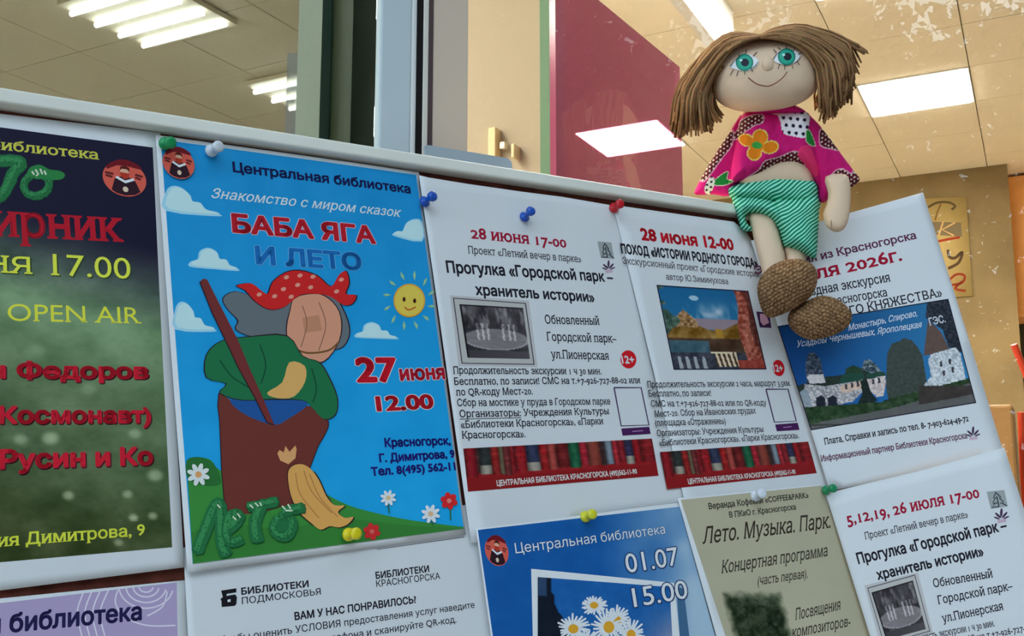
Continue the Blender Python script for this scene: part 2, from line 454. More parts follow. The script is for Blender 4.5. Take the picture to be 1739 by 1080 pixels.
m_ceil = mat('ceiling_tile_cream', (.84, .77, .61), .8, .1, var=(3, .03))
m_wall = mat('wall_cream', (.84, .76, .60), .8, .1, var=(1.5, .05))
m_tan = mat('wall_tan_plaster', (.22, .16, .08), .8, .1, var=(2.2, .22))
m_floor = mat('floor_stone', (.42, .37, .32), .4, .3, var=(1.2, .12))
wb = hc(at_z(1520, 302, CEIL))[1]            # distance of the back wall
A0, A1, B1 = -9.0, 1.7, wb
gk = hc(GP); gs_, gc_ = float(np.dot(gx, d1)), float(np.dot(gx, d2))
def gb(a): return gk[1] + (a - gk[0]) * gc_ / gs_          # where the glass line crosses a column of the hall grid
def ga(b): return gk[0] + (b - gk[1]) * gs_ / gc_
BF = -3.0
def slab(name, z0, z1, m):
    P = [(A0, BF), (ga(BF) - .08, BF), (A1, gb(A1) + .16), (A1, B1 + 4.2), (A0, B1 + 4.2)]; n = len(P)
    v = [(a - P[0][0], b - P[0][1], 0) for a, b in P] + [(a - P[0][0], b - P[0][1], z1 - z0) for a, b in P]
    f = [tuple(range(n))[::-1], tuple(range(n, 2 * n))] + [(i, (i + 1) % n, n + (i + 1) % n, n + i) for i in range(n)]
    return mesh_obj(name, v, f, m, mw=HM @ Matrix.Translation((P[0][0], P[0][1], z0)))
# the hall's floor, ceiling and walls
s = slab('floor', -.1, 0, m_floor); tag(s, kind='structure')
backing = slab('ceiling', CEIL + .03, CEIL + .12, mat('ceiling_grid_backing', (.68, .6, .46), .9, .1)); tag(backing, kind='structure')  # backing in its own cream, a little deeper than the tiles
LM = bpy.data.materials.new('lamp_diffuser'); LM.use_nodes = True
_b = LM.node_tree.nodes['Principled BSDF']; _b.inputs['Base Color'].default_value = (.9, .9, .9, 1)
_b.inputs['Emission Color'].default_value = (1, .95, .86, 1); _b.inputs['Emission Strength'].default_value = LAMP
m_white = mat('white_enamel', (.82, .82, .8), .35, .5)
# lamp panels set in the ceiling (their outlines measured on the ceiling plane)
def quad_ab(q):
    P = [hc(at_z(x, y, CEIL)) for x, y in q]; return min(p[0] for p in P), max(p[0] for p in P), min(p[1] for p in P), max(p[1] for p in P)
def centre_ab(q):
    P = [hc(at_z(x, y, CEIL)) for x, y in q]; return sum(p[0] for p in P) / 4, sum(p[1] for p in P) / 4
T = .6
c0 = centre_ab([(1468, 155), (1637, 122), (1643, 165), (1487, 190)])
lamps = [(c0[0], c0[1], 'square white ceiling lamp panel to the right of the doll')]
c1 = centre_ab([(1022, 235), (1212, 196), (1240, 225), (1052, 262)])
lamps.append((c0[0] + round((c1[0] - c0[0]) / T) * T, c0[1] + round((c1[1] - c0[1]) / T) * T, 'bright ceiling lamp panel seen through the magenta partition beside the doll'))
for i in range(-14, 4):  # unseen lamps added on the tile grid to brighten the hall
    for j in range(-16, 9):
        if i % 3 or j % 3 or (i, j) in ((0, 0), (-3, 0)): continue
        a, b = c0[0] + i * T, c0[1] + j * T
        if not (A0 + .5 < a < A1 - .5 and BF + .5 < b < B1 + 3.6 and b > gb(a) + .8): continue
        P = hall(a, b, CEIL); px_, py_ = project(P)
        if (P - CAMO)[1] > 0 and -90 < px_ < 1830 and -60 < py_ < 420 and not (b > B1 + .5 and px_ < 1640): continue
        lamps.append((a, b, None))
ta = np.arange(c0[0] - 20 * T, A1 + 1.5, T); tb = np.arange(c0[1] - 14 * T, B1 + 3.5, T)
tv, tf = boxmesh(-T / 2 + .003, T / 2 - .003, -T / 2 + .003, T / 2 - .003, 0, .02)
tile_me = bpy.data.meshes.new('ceiling_tile'); tile_me.from_pydata(tv, [], tf); tile_me.materials.append(m_ceil)
for a in ta:
    for b in tb:
        if a < A0 + .3 or a > A1 - .3 or b > B1 + 3.6 or b < gb(a) + .45: continue
        if any(abs(a - l[0]) < .1 and abs(b - l[1]) < .1 for l in lamps): continue
        P = hall(a, b, CEIL); X, Y = project(P)
        if (P - CAMO) @ np.array([0, 1, 0]) < .5: continue
        o = bpy.data.objects.new('ceiling_tile', tile_me); COL.objects.link(o); o.parent = backing; set_mw(o, HM @ Matrix.Translation((a, b, CEIL + rnd.uniform(0, .003))))
for a, b, lab in lamps:
    o = empty('ceiling_lamp', hall(a, b, CEIL), lab or 'square ceiling lamp panel added out of view to brighten the hall', 'ceiling lamp', None if lab else 'lamp panels added out of view')
    f_ = mesh_obj('lamp_frame', *boxmesh(-T / 2 + .004, T / 2 - .004, -T / 2 + .004, T / 2 - .004, -.004, .025), m_white); f_.parent = o; set_mw(f_, HM @ Matrix.Translation((a, b, CEIL)))
    g_ = mesh_obj('lamp_diffuser', *boxmesh(-T / 2 + .02, T / 2 - .02, -T / 2 + .02, T / 2 - .02, -.009, -.0045), LM); g_.parent = o; set_mw(g_, HM @ Matrix.Translation((a, b, CEIL)))
# louvre lamps with four tubes behind the left pane
LT = bpy.data.materials.new('lamp_tube_glow'); LT.use_nodes = True
_b = LT.node_tree.nodes['Principled BSDF']; _b.inputs['Emission Color'].default_value = (1, .95, .86, 1); _b.inputs['Emission Strength'].default_value = 26
m_refl = mat('louvre_reflector', (.8, .72, .55), .5, .4)
def tube_lamp(pts, label, LN=.56):
    ends = [at_z(x, y, CEIL - .05) for x, y in pts]
    ctr = sum(ends) / len(ends) + d1 * LN / 2
    o = empty('tube_lamp', ctr, label, 'ceiling lamp')
    a0, b0 = hc(ctr); bs = [hc(e)[1] for e in ends]; wdt = abs(bs[-1] - bs[0]); pad = wdt / 6
    hz = mesh_obj('lamp_housing', *boxmesh(-LN / 2 - .02, LN / 2 + .02, -wdt / 2 - pad, wdt / 2 + pad, .02, .045), m_refl); hz.parent = o; set_mw(hz, HM @ Matrix.Translation((a0, b0, CEIL - .05)))
    for e in ends:
        a, b = hc(e); v = []; fc = []; n = 10; r = .013
        for k in range(n):
            t = 2 * math.pi * k / n; v += [(0, r * math.cos(t), r * math.sin(t)), (LN, r * math.cos(t), r * math.sin(t))]
        for k in range(n): fc.append((2 * k, 2 * k + 1, (2 * k + 3) % (2 * n), (2 * k + 2) % (2 * n)))
        fc += [tuple(range(0, 2 * n, 2)), tuple(range(1, 2 * n, 2))]
        t_ = mesh_obj('tube', v, fc, LT); t_.parent = o; set_mw(t_, HM @ Matrix.Translation((a, b, CEIL - .05)))
        for e2 in (.0, LN): pass
tube_lamp([(121, 24), (163, 43), (203, 61), (243, 78)], 'ceiling lamp of four glowing tubes above the left poster, behind the left pane')
tube_lamp([(432, 157), (463, 172), (492, 185), (523, 195)], 'further ceiling lamp of four tubes, partly behind the dark window post')

s = hbox('wall_front', A0, ga(BF) - .1, BF - .1, BF, 0, CEIL + .03, m_wall); tag(s, kind='structure')
back = hbox('wall_back', A0, hc(at_z(1712, 296, CEIL))[0], B1, B1 + .12, 0, CEIL + .03, m_tan); tag(back, kind='structure')
s = hbox('wall_right', A1, A1 + .1, gb(A1) + .2, B1 + 4.2, 0, CEIL + .03, m_wall); tag(s, kind='structure')
s = hbox('wall_left', A0 - .1, A0, BF, B1 + 4.2, 0, CEIL + .03, m_wall); tag(s, kind='structure')
s = hbox('wall_far', A0, A1, B1 + 4.2, B1 + 4.3, 0, CEIL + .03, mat('wall_far_brown', (.16, .11, .07), .8, .1)); tag(s, kind='structure')

# --- glass panes and posts of the front wall
def glass_mat(name, tint, rough=0.0):
    m = bpy.data.materials.new(name); m.use_nodes = True; nt = m.node_tree; nt.nodes.clear()
    out = nt.nodes.new('ShaderNodeOutputMaterial'); mx = nt.nodes.new('ShaderNodeMixShader'); t = nt.nodes.new('ShaderNodeBsdfTransparent'); g = nt.nodes.new('ShaderNodeBsdfGlossy')
    fr = nt.nodes.new('ShaderNodeFresnel'); fr.inputs['IOR'].default_value = 1.5
    t.inputs[0].default_value = (*tint, 1); g.inputs['Roughness'].default_value = rough
    ge = nt.nodes.new('ShaderNodeNewGeometry'); inv = nt.nodes.new('ShaderNodeMath'); inv.operation = 'SUBTRACT'; inv.inputs[0].default_value = 1.0
    mu = nt.nodes.new('ShaderNodeMath'); mu.operation = 'MULTIPLY'; m2 = nt.nodes.new('ShaderNodeMath'); m2.operation = 'MULTIPLY'; m2.inputs[1].default_value = 1.7; m2.use_clamp = True
    nt.links.new(ge.outputs['Backfacing'], inv.inputs[1]); nt.links.new(fr.outputs[0], mu.inputs[0]); nt.links.new(inv.outputs[0], mu.inputs[1]); nt.links.new(mu.outputs[0], m2.inputs[0])
    nt.links.new(m2.outputs[0], mx.inputs[0]); nt.links.new(t.outputs[0], mx.inputs[1]); nt.links.new(g.outputs[0], mx.inputs[2]); nt.links.new(mx.outputs[0], out.inputs[0])
    return m
GT = 4.3
def pane(name, s0, s1, m, z0=0.05, z1=GT, kind='structure'):
    o = gbox(name, s0, s1, -.004, .004, z0, z1, m); tag(o, kind=kind); return o
m_gl_left = glass_mat('bronze_tinted_glass', (.46, .51, .52)); m_gl_right = glass_mat('clear_glass', (.93, .93, .9))
pane('window_1', -6.5, gl(640), m_gl_left)
pane('window_2', gl(735), float(np.dot(hall(A1, gb(A1), 0) - GP, gx)), m_gl_right)
m_post = mat('post_bluegrey_paint', (.63, .72, .75), .45, .4, var=(4, .04))
m_dark = mat('gap_black', (.012, .008, .009), .6, .2)  # black strip standing in for the darkness of the door gap
m_green = mat('post_dark_green', (.10, .13, .07), .6, .2)
m_green2 = mat('post_grey_green', (.48, .56, .46), .6, .3)
m_steel = mat('strip_polished_steel', (.85, .82, .78), .18, .5, 1.0)
m_brown = mat('strip_brown', (.10, .06, .06), .5, .3)
m_stile = mat('stile_beige_gloss', (.80, .64, .50), .1, .5)
trims = [('trim_1', 645, 699, .02, .03, m_post, .002), ('trim_2', 698, 708, .022, .03, m_white, .002), ('gap_strip', 708, 718.5, .0, .03, m_dark, 0), ('trim_4', 718, 727.5, .0, .0305, mat('strip_pale_gloss', (.86, .80, .70), .15, .6), .001),
         ('trim_5', 727, 735, .0, .03, m_brown, 0), ('trim_6', 735, 795, .0, .029, m_stile, .001)]
for nm, x0, x1, n0, n1, m_, bv in trims:
    s = gbox(nm, gl(x0, 140, n1), gl(x1, 140, n1), n0, n1, .02, GT, m_, bev=bv); tag(s, kind='structure')
s = gbox('trim_7', gl(597, 140, -.03), gl(646, 140, -.03), -.09, -.03, .02, GT, m_green); tag(s, kind='structure')
s = gbox('trim_8', gl(548, 140, -.07), gl(600, 140, -.07), -.13, -.075, .02, GT, m_green2); tag(s, kind='structure')
# cream door leaf, green edge, magenta partition behind the glass
DB = 2.3
def hp2(px, py, b):
    r = ray(px, py); P = CAMO + r * ((b - np.dot(CAMO, d2)) / np.dot(r, d2)); return hc(P)[0], float(P[2])
s = hbox('door_1', hp2(770, 140, DB)[0], hp2(918, 140, DB)[0], DB, DB + .05, .02, 3.6, mat('door_cream', (.40, .35, .26), .6, .2)); tag(s, kind='structure')
m_brass = mat('cream_painted_metal', (.72, .60, .34), .25, .5)
for nm_, xa, xb, ya, yb, th, mm in (('door_bracket', 829, 841, 272, 217, .03, m_brass), ('door_latch', 848, 857, 253, 241, .02, mat('latch_bright', (.9, .85, .7), .2, .5, .6)), ('door_hook', 868, 873, 268, 244, .035, m_brass)):
    o_ = hbox(nm_, hp2(xa, 240, DB - th)[0], hp2(xb, 240, DB - th)[0], DB - th, DB + .002, hp2(xa, ya, DB - th)[1], hp2(xa, yb, DB - th)[1], mm, parent=s, bev=.002)
s = hbox('trim_9', hp2(917, 140, DB - .01)[0], hp2(940.5, 140, DB - .01)[0], DB - .01, DB + .06, .02, 3.6, mat('door_edge_green', (.10, .22, .13), .5, .3)); tag(s, kind='structure')
# magenta translucent partition, runs into the hall
def trans_mat(name, col, fac, spec_rough=.15):
    m = bpy.data.materials.new(name); m.use_nodes = True; nt = m.node_tree; nt.nodes.clear()
    out = nt.nodes.new('ShaderNodeOutputMaterial'); mx = nt.nodes.new('ShaderNodeMixShader'); t = nt.nodes.new('ShaderNodeBsdfTransparent'); p = nt.nodes.new('ShaderNodeBsdfPrincipled')
    t.inputs[0].default_value = (*[min(1, c * 1.2 + .4) for c in col], 1); p.inputs['Base Color'].default_value = (*col, 1); p.inputs['Roughness'].default_value = spec_rough
    mx.inputs[0].default_value = fac
    nt.links.new(t.outputs[0], mx.inputs[1]); nt.links.new(p.outputs[0], mx.inputs[2]); nt.links.new(mx.outputs[0], out.inputs[0]); return m
def vpanel(name, P0, P1, z0, z1, m, thick=.01, top=None):
    x = np.array([P1[0] - P0[0], P1[1] - P0[1], 0]); L = np.linalg.norm(x); x /= L; nn = np.array([x[1], -x[0], 0])
    v, f = boxmesh(0, L, -thick / 2, thick / 2, 0, z1 - z0)
    return mesh_obj(name, v, f, m, mw=frame_mw(np.array([P0[0], P0[1], z0]), x, nn, np.array([0, 0, 1.0])))
MH = EYE + .88
Pa = at_z(1010, 0, MH); Pb = at_z(1150, 115, MH)
vd = (Pb - Pa) / np.linalg.norm(Pb - Pa)
nrm = np.array([vd[1], -vd[0], 0]); Pn = hit(939, 200, Pa, nrm)
pm = vpanel('partition_panel', Pn, Pb, .1, MH, trans_mat('magenta_acrylic', (.44, .09, .21), .66), .012)
tag(pm, 'glossy magenta panel standing behind the glass, left of the doll', 'panel')
# reveal with a bright window high on the left side of the hall
WN = bpy.data.materials.new('window_daylight'); WN.use_nodes = True
_b = WN.node_tree.nodes['Principled BSDF']; _b.inputs['Emission Color'].default_value = (.8, .88, 1, 1); _b.inputs['Emission Strength'].default_value = 1.3
Wp = at_z(1214, 80, CEIL - .25); sa = hc(Wp)[0]
def side(px, py):
    r = ray(px, py); t = (sa - np.dot(CAMO, d1)) / np.dot(r, d1); P = CAMO + r * t; return hc(P)[1], float(P[2])
wl = [side(1105, -40), side(1214, -40), side(1214, 77)]
sw = mesh_obj('window_3', *boxmesh(sa, sa + .02, side(1105, 0)[0], side(1214, 50)[0], side(1214, 77)[1], CEIL), WN, mw=HM); tag(sw, kind='structure')
sill = hbox('window_frame', sa, sa + .05, side(1080, 0)[0], side(1226, 50)[0], side(1214, 77)[1] - .06, side(1214, 77)[1], m_white, parent=sw)
sill2 = hbox('window_mullion', sa, sa + .04, side(1214, 50)[0], side(1232, 50)[0], side(1214, 77)[1], CEIL, m_white, parent=sw)
# yellow sheet of lettering practice pinned on the far wall
def wallpt(px, py):
    r = ray(px, py); t = (B1 - .012 - np.dot(CAMO, d2)) / np.dot(r, d2); return CAMO + r * t
q = [(1560, 338), (1641, 334), (1652, 503), (1575, 507)]
hp = (wallpt(1560, 338), d1, np.array([0, 0, 1.0]), -d2)
ys = Sheet('lettering_sheet', 'yellow paper with large hand-painted letters on the far wall behind the castle notice', 'drawing', q, hp, h=.0, color=(.42, .31, .12), step=None)
def far_ink(o): return o
ys.shape('grey_patch', [(1570, 376), (1632, 378), (1634, 402), (1576, 398)], (84, 82, 66))
ys.stroke('painted_letter', [(1576, 352), (1592, 344), (1612, 344), (1622, 350), (1616, 356)], 4, (60, 55, 35), 4)
ys.stroke('painted_letter', [(1598, 346), (1592, 360), (1588, 374)], 3, (90, 75, 40), 4)
ys.strokes('painted_letter', [[(1602, 376), (1594, 400)], [(1622, 378), (1600, 390), (1620, 400)]], 3, (150, 134, 96))
ys.stroke('painted_stroke', [(1592, 410), (1612, 406), (1630, 403)], 4, (110, 36, 14), 3)
ys.stroke('painted_letter', [(1610, 424), (1612, 436), (1622, 438), (1634, 428), (1628, 446), (1610, 456)], 5, (52, 42, 28), 4)
ys.strokes('painted_letter', [smoothpoly([(1612, 476), (1624, 466), (1638, 468), (1634, 480), (1616, 484)], 4, False), smoothpoly([(1634, 478), (1622, 490), (1640, 494)], 4, False)], 4, (92, 32, 14))
# orange boards and the dim store beyond the wall end
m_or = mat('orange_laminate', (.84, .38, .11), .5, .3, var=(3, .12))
def fdp(px, py, d): return hc(at_depth(px, py, d))
ob = hbox('orange_cabinet', fdp(1699, 380, 5.6)[0], fdp(1699, 380, 5.6)[0] + .9, B1 + .3, B1 + .7, float(at_depth(1710, 452, 5.6)[2]), CEIL - .02, m_or); tag(ob, 'orange wall cabinet at the right edge beyond the tan wall', 'cabinet')
ds = hbox('dim_sheet', fdp(1690, 380, 5.6)[0], fdp(1699, 380, 5.6)[0] + .9, B1 + .7, B1 + .8, 0, CEIL, mat('store_dimness', (.05, .045, .03), .7, .2)); tag(ds, kind='structure')  # near-black sheet standing in for the dimness inside the store
def tube(path, r, n=6, cap=True, taper=None):
    P = [np.array(p, float) for p in path]; V = []; Fc = []
    up = np.array([.13, .2, .97])
    for i, p in enumerate(P):
        t = P[min(i + 1, len(P) - 1)] - P[max(i - 1, 0)]; t /= (np.linalg.norm(t) + 1e-12)
        a = np.cross(t, up); 
        if np.linalg.norm(a) < .1: a = np.cross(t, np.array([1.0, 0, 0]))
        a /= np.linalg.norm(a); b = np.cross(t, a); rr = r if taper is None else r * taper[i]
        for k in range(n):
            u = 2 * math.pi * k / n; V.append(p + rr * (math.cos(u) * a + math.sin(u) * b))
    for i in range(len(P) - 1):
        for k in range(n):
            Fc.append((i * n + k, i * n + (k + 1) % n, (i + 1) * n + (k + 1) % n, (i + 1) * n + k))
    if cap: Fc.append(tuple(range(n))[::-1]); Fc.append(tuple((len(P) - 1) * n + k for k in range(n)))
    return V, Fc
m_red = mat('red_painted_steel', (.6, .05, .02), .4, .4)
for lab, pts in (('red slanting pole leaning in the dim store at the right edge', [(1722, 585), (1760, 680)]), ('orange-red post below the slanting pole at the right edge', [(1734, 700), (1745, 1000)])):
    ps = [at_depth(x, y, 3.6) for x, y in pts]; v, f = tube(ps, .012, 8); o = mesh_obj('pole', [tuple(np.array(p) - ps[1]) for p in v], f, m_red); o.location = tuple(ps[1]); tag(o, lab, 'pole')
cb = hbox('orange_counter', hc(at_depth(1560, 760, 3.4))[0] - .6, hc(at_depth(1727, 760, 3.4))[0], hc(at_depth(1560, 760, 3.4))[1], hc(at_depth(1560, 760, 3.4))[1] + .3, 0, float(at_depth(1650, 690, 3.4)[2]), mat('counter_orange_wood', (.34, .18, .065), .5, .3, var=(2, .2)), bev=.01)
tag(cb, 'orange wooden counter behind the glass beside the right-hand notices', 'counter')
fp = hbox('tan_partition', hc(at_depth(1400, 400, 3.7))[0] - 1.2, hc(at_depth(1712, 500, 3.9))[0], hc(at_depth(1650, 500, 3.9))[1] + .35, hc(at_depth(1650, 500, 3.9))[1] + .4, 0, .5, m_tan); bpy.data.objects.remove(fp)
# frosted glass panel seen through the left pane
fq = [(486, 92), (548, 80), (548, 262), (486, 262)]
gp2 = vpanel('frosted_panel', at_depth(486, 180, 2.1), at_depth(560, 180, 2.1), 0, float(at_depth(520, 86, 2.1)[2]), trans_mat('frosted_glass', (.62, .68, .72), .5, .5), .008)
tag(gp2, 'narrow pale frosted glass panel behind the left pane beside the dark post', 'glass panel')

# ------------------------------------------------------------------ outside: added slab and wall that block sky light, trees
def plain(name, v, f, m, mw=None): 
    o = mesh_obj(name, v, f, m, mw=mw); return o
s = plain('ground', *boxmesh(-30, 30, -30, 30, -.12, -.101), mat('paving_grey', (.22, .21, .2), .8, .2, var=(2, .1))); tag(s, kind='structure')
cm_ = frame_mw(np.array([GP[0], GP[1], 0.0]), gx, -gn, np.array([0, 0, 1.0]))
s = plain('sky_block_roof', *boxmesh(-6, 9, -1.3, -.06, 4.1, 4.3), mat('sky_block_pale', (.5, .5, .48), .8, .2), cm_); tag(s, kind='structure')  # unseen slab overhead, added to keep part of the sky light off the board
s = plain('sky_block_wall', *boxmesh(-14, 9, -7.3, -7, -.1, 6.0), mat('sky_block_grey', (.32, .32, .33), .8, .2, var=(.6, .15)), cm_); tag(s, kind='structure')  # unseen wall behind the camera, added to cut the sky light on the posters
m_leaf = mat('tree_leaf', (.045, .075, .02), .6, .3, var=(1, .3)); m_bark = mat('tree_bark', (.07, .05, .035), .9, .1)
rs = np.random.RandomState(5)
LV, LF = [], []
N = 200000
az = np.radians(rs.uniform(52, 138, N)); el = np.radians(rs.uniform(-4, 52, N)); dist = rs.uniform(7.0, 9.5, N)
dens = fbm(np.degrees(az) * 10, np.degrees(el) * 10, 46, 3, 3)
# two gaps in the crown where the sky comes through
azd, eld = np.degrees(az), np.degrees(el)
gap = np.clip((eld - 21.8 - np.clip(azd - 84, 0, 30) * .3) / 2.6, 0, 1) * np.clip((91 - azd) / 3, 0, 1) * np.clip((dens - .36) * 5, 0, 1) + .35 * np.exp(-((azd - 83) / 4) ** 2 - ((eld - 18.5) / 2.5) ** 2) + .75 * np.exp(-((azd - 104.0) / 1.6) ** 2 - ((eld - 22) / 5) ** 2) * (dens > .5)
keep = rs.rand(N) < np.clip(1.1 - .9 * np.clip(gap, 0, 1) - np.clip(dens - .55, 0, 1) * 2.0 * np.clip(gap * 3 + .06, 0, 1), .14, 1)
az, el, dist = az[keep], el[keep], dist[keep]
C = np.stack([np.sin(az) * np.cos(el), np.cos(az) * np.cos(el), np.sin(el)], 1) * dist[:, None] + CAMO
n_ = len(C); A = rs.normal(size=(n_, 3)); A /= np.linalg.norm(A, axis=1)[:, None]; Bv = np.cross(A, rs.normal(size=(n_, 3))); Bv /= np.linalg.norm(Bv, axis=1)[:, None]
sz = rs.uniform(.036, .085, n_)[:, None]
V4 = np.stack([C - A * sz, C + Bv * sz * .55, C + A * sz, C - Bv * sz * .55], 1).reshape(-1, 3)
me = bpy.data.meshes.new('tree_foliage'); me.vertices.add(len(V4)); me.vertices.foreach_set('co', V4.ravel()); me.loops.add(n_ * 4); me.loops.foreach_set('vertex_index', np.arange(n_ * 4)); me.polygons.add(n_)
me.polygons.foreach_set('loop_start', np.arange(n_) * 4); me.polygons.foreach_set('loop_total', np.full(n_, 4)); me.update(calc_edges=True); me.materials.append(m_leaf)
tr = empty('tree', (8, 1.5, 0), 'leafy tree outside whose crown is mirrored in the glass', 'tree')
o = bpy.data.objects.new('foliage', me); COL.objects.link(o); o.parent = tr; o.location = (-8, -1.5, 0); o['kind'] = 'stuff'
v, f = tube([(0, 0, -.1), (.1, 0, 1.5), (0, .1, 3.2), (.2, .1, 5.5)], .16, 10, taper=[1.2, 1, .8, .4]); t_ = mesh_obj('trunk', v, f, m_bark, parent=tr, smooth=True)

# ------------------------------------------------------------------ the notice board
tlx = board(-420, 60); 
BT = -.019; BXr = BX * math.cos(BT) + BU * math.sin(BT); BUr = BU * math.cos(BT) - BX * math.sin(BT)
bm_ = frame_mw(BO, BXr, BUr, BN)
def bloc(px, py): P = board(px, py) - BO; return float(P @ BXr), float(P @ BUr)
uL = bloc(-300, 150)[0]; uR = bloc(1372, 372)[0]; vT = bloc(262, 228)[1]; vB = bloc(300, 1500)[1]
def vfront(px, py, h=.011):
    return float((board(px, py, h) - BO) @ BUr)
vRt = (vfront(0, 143) + vfront(560, 239) + vfront(900, 287.5) + vfront(1240, 346)) / 4; vRb = (vfront(420, 251, 0) + vfront(885, 317, 0) + vfront(1035, 340, 0) + vfront(1240, 367, 0)) / 4
vT = vRb + .006
bd = empty('notice_board', BO + BXr * (uL + uR) / 2 + BUr * vB, 'dark red-brown notice board with a white top rail, covered in pinned posters', 'notice board')
bd.matrix_basis = bm_ @ Matrix.Translation(((uL + uR) / 2, vB, 0))
ox, oy = (uL + uR) / 2, vB
def bbox_(name, x0, x1, y0, y1, z0, z1, m, bev=0):
    v, f = boxmesh(x0 - ox, x1 - ox, y0 - oy, y1 - oy, z0, z1); o = mesh_obj(name, v, f, m, parent=bd)
    if bev: bevel_mod(o, bev, 3)
    return o
bbox_('backing_panel', uL, uR, vB, vT, -.012, 0, mat('board_brown_felt', (.13, .035, .022), .8, .1, var=(60, .4)))
m_rail = mat('white_rail_paint', (.88, .85, .75), .5, .3, var=(6, .05))
bbox_('top_rail', uL - .01, uR + .005, vRb, vRt, -.012, .011, m_rail, .0022)
bbox_('side_rail', uR - .004, uR + .008, vB, vT, -.012, .0, m_rail, .003)
# flat steel tab sticking up behind the rail
x0, y0 = bloc(738, 254); x1, y1 = bloc(886, 276)
v, f = fill([(x0, vRb), (x1, vRb), (x1, vRt + .019), (x1 - .002, vRt + .0215), (x1 - .005, vRt + .0225), (x0 + .004, vRt + .0225), (x0, vRt + .021)])
o = mesh_obj('mounting_tab', [(a - ox, b - oy, -.014) for a, b in v], f, mat('tab_bluegrey', (.36, .42, .47), .4, .4), parent=bd); sm = o.modifiers.new('thickness', 'SOLIDIFY'); sm.thickness = .003
# ------------------------------------------------------------------ posters on the board
def wv(a, ax, ay, ph=0, lift=0, lx=0, ly=0, r=.05):
    """gentle waviness plus one lifted spot, in sheet coordinates"""
    def f(x, y): return a * (math.sin(x * ax + ph) * math.cos(y * ay + ph * 1.7) + 1) + lift * math.exp(-((x - lx) ** 2 + (y - ly) ** 2) / r ** 2)
    return f
NAVY = (22, 26, 78); DRED = (150, 20, 42); BLK = (34, 34, 46); WHT = (196, 210, 222)

def fuzzy(P, wd, nm='fuzzy_letter'):
    """a knitted-looking letter stroke: rounded, mottled ribbon with a ragged rim"""
    Q = smoothpoly(P, 5, False); r_ = random.Random(int(P[0][0] * 7)); rb = ribbon(Q, wd); n = len(Q)
    cap0 = [(Q[-1][0] + (Q[-1][0] - Q[-2][0]) * .8, Q[-1][1] + (Q[-1][1] - Q[-2][1]) * .8)]; cap1 = [(Q[0][0] - (Q[1][0] - Q[0][0]) * .8, Q[0][1] - (Q[1][1] - Q[0][1]) * .8)]
    rb = rb[:n] + cap0 + rb[n:] + cap1; rb = [(x + r_.uniform(-.9, .9), y + r_.uniform(-.9, .9)) for x, y in rb]
    S.shape(nm + '_rim', [(x * 1.0 + 1.2, y + 1.4) for x, y in rb], (18, 70, 44)); S.shape(nm, rb, (30, 98, 60))
    S.shape(nm + '_light', ribbon([(x - 1.5, y - 2) for x, y in Q], wd * .42), (46, 122, 76))
    S.shapes(nm + '_tufts', [ellp(x + r_.uniform(-.38, .38) * wd, y + r_.uniform(-.38, .38) * wd, r_.uniform(.8, 1.7), r_.uniform(.8, 1.4), 0, 6) for x, y in Q for _ in range(3)], (24, 82, 50))
# -- concert poster, far left
S = Sheet('concert_poster', 'dark green concert poster with yellow and red lettering, leftmost on the board', 'poster',
          [(272, 226), (311, 964), (-160, 1023), (-190, 170)], bplane, .0022, warp=wv(.0005, 18, 9, 0, .0015, 0, -.28, .1))
def f_concert(X, Y, U, V):
    t = np.clip((Y - 215) / 720 + (X - 140) * -.0004, 0, 1)[:, None]
    c = np.where(t < .22, np.array([20, 20, 44.]), np.array([20, 20, 44.]))
    k = np.clip((t - .24) / .2, 0, 1); c = c * (1 - k) + np.array([98, 132, 102.]) * k
    k = np.clip((t - .45) / .3, 0, 1); c = c * (1 - k) + np.array([66, 88, 62.]) * k
    k = np.clip((t - .8) / .2, 0, 1); c = c * (1 - k) + np.array([48, 62, 34.]) * k
    m = np.clip((t - .25) / .1, 0, 1)
    c = c + ((fbm(X, Y * 1.6, 60, 2)[:, None] - .5) * 46 + (fbm(X, Y * 2, 9, 5)[:, None] - .5) * 12) * m
    for bx, by, r, s_ in ((85, 745, 15, 60), (35, 747, 12, 40), (228, 737, 11, 36), (115, 842, 10, 70), (215, 840, 9, 60), (262, 808, 13, 60), (225, 880, 8, 80), (258, 877, 8, 70), (200, 922, 8, 60), (150, 660, 14, 20), (60, 600, 18, 16)):
        c = c + (np.exp(-(((X - bx) / r) ** 2 + ((Y - by) / (r * .75)) ** 2) ** 2) * s_)[:, None]
    return c
S.paint('printed_photo', [(-150, 196), (259, 251), (290.5, 930), (-148, 968)], 130, 190, f_concert, rough=.42)
YEL = (205, 208, 70)
S.text('библиотека', (-18, 252), (168, 271), 17, (176, 186, 80), 'serifbold', name='library_line')
S.text('лирник', (-62, 397), (210, 410), 55, (150, 22, 40), 'serifbold', name='title_line')
S.text('ня 17.00', (-24, 462), (222, 474), 40, YEL, 'serif', name='time_line', shadow=((40, 60, 40), .04, -.04))
S.text('OPEN AIR', (13, 545), (240, 550), 31, (184, 194, 62), 'serif', name='open_air_line')
for t_, a, b, h_ in (('н Федоров', (-20, 642), (252, 643), 27), ('(Космонавт)', (-20, 719), (256, 718), 28), ('Русин и Ко', (-2, 796), (259, 789), 31)):
    S.text(t_, a, b, h_, (168, 26, 46), 'black', name='performer_line', shadow=((60, 24, 34), .06, -.07))
S.text('ия Димитрова, 9', (-6, 929), (245, 909), 21, (190, 200, 66), 'serifbold', name='address_line')
G1, G2 = (30, 96, 58), (22, 74, 44)
fuzzy([(-20, 276), (10, 272), (36, 276), (24, 290), (14, 312), (4, 330), (-10, 338)], 20)
fuzzy([(50, 298), (40, 312), (46, 328), (64, 332), (80, 322), (82, 304), (72, 298), (58, 296)], 13)
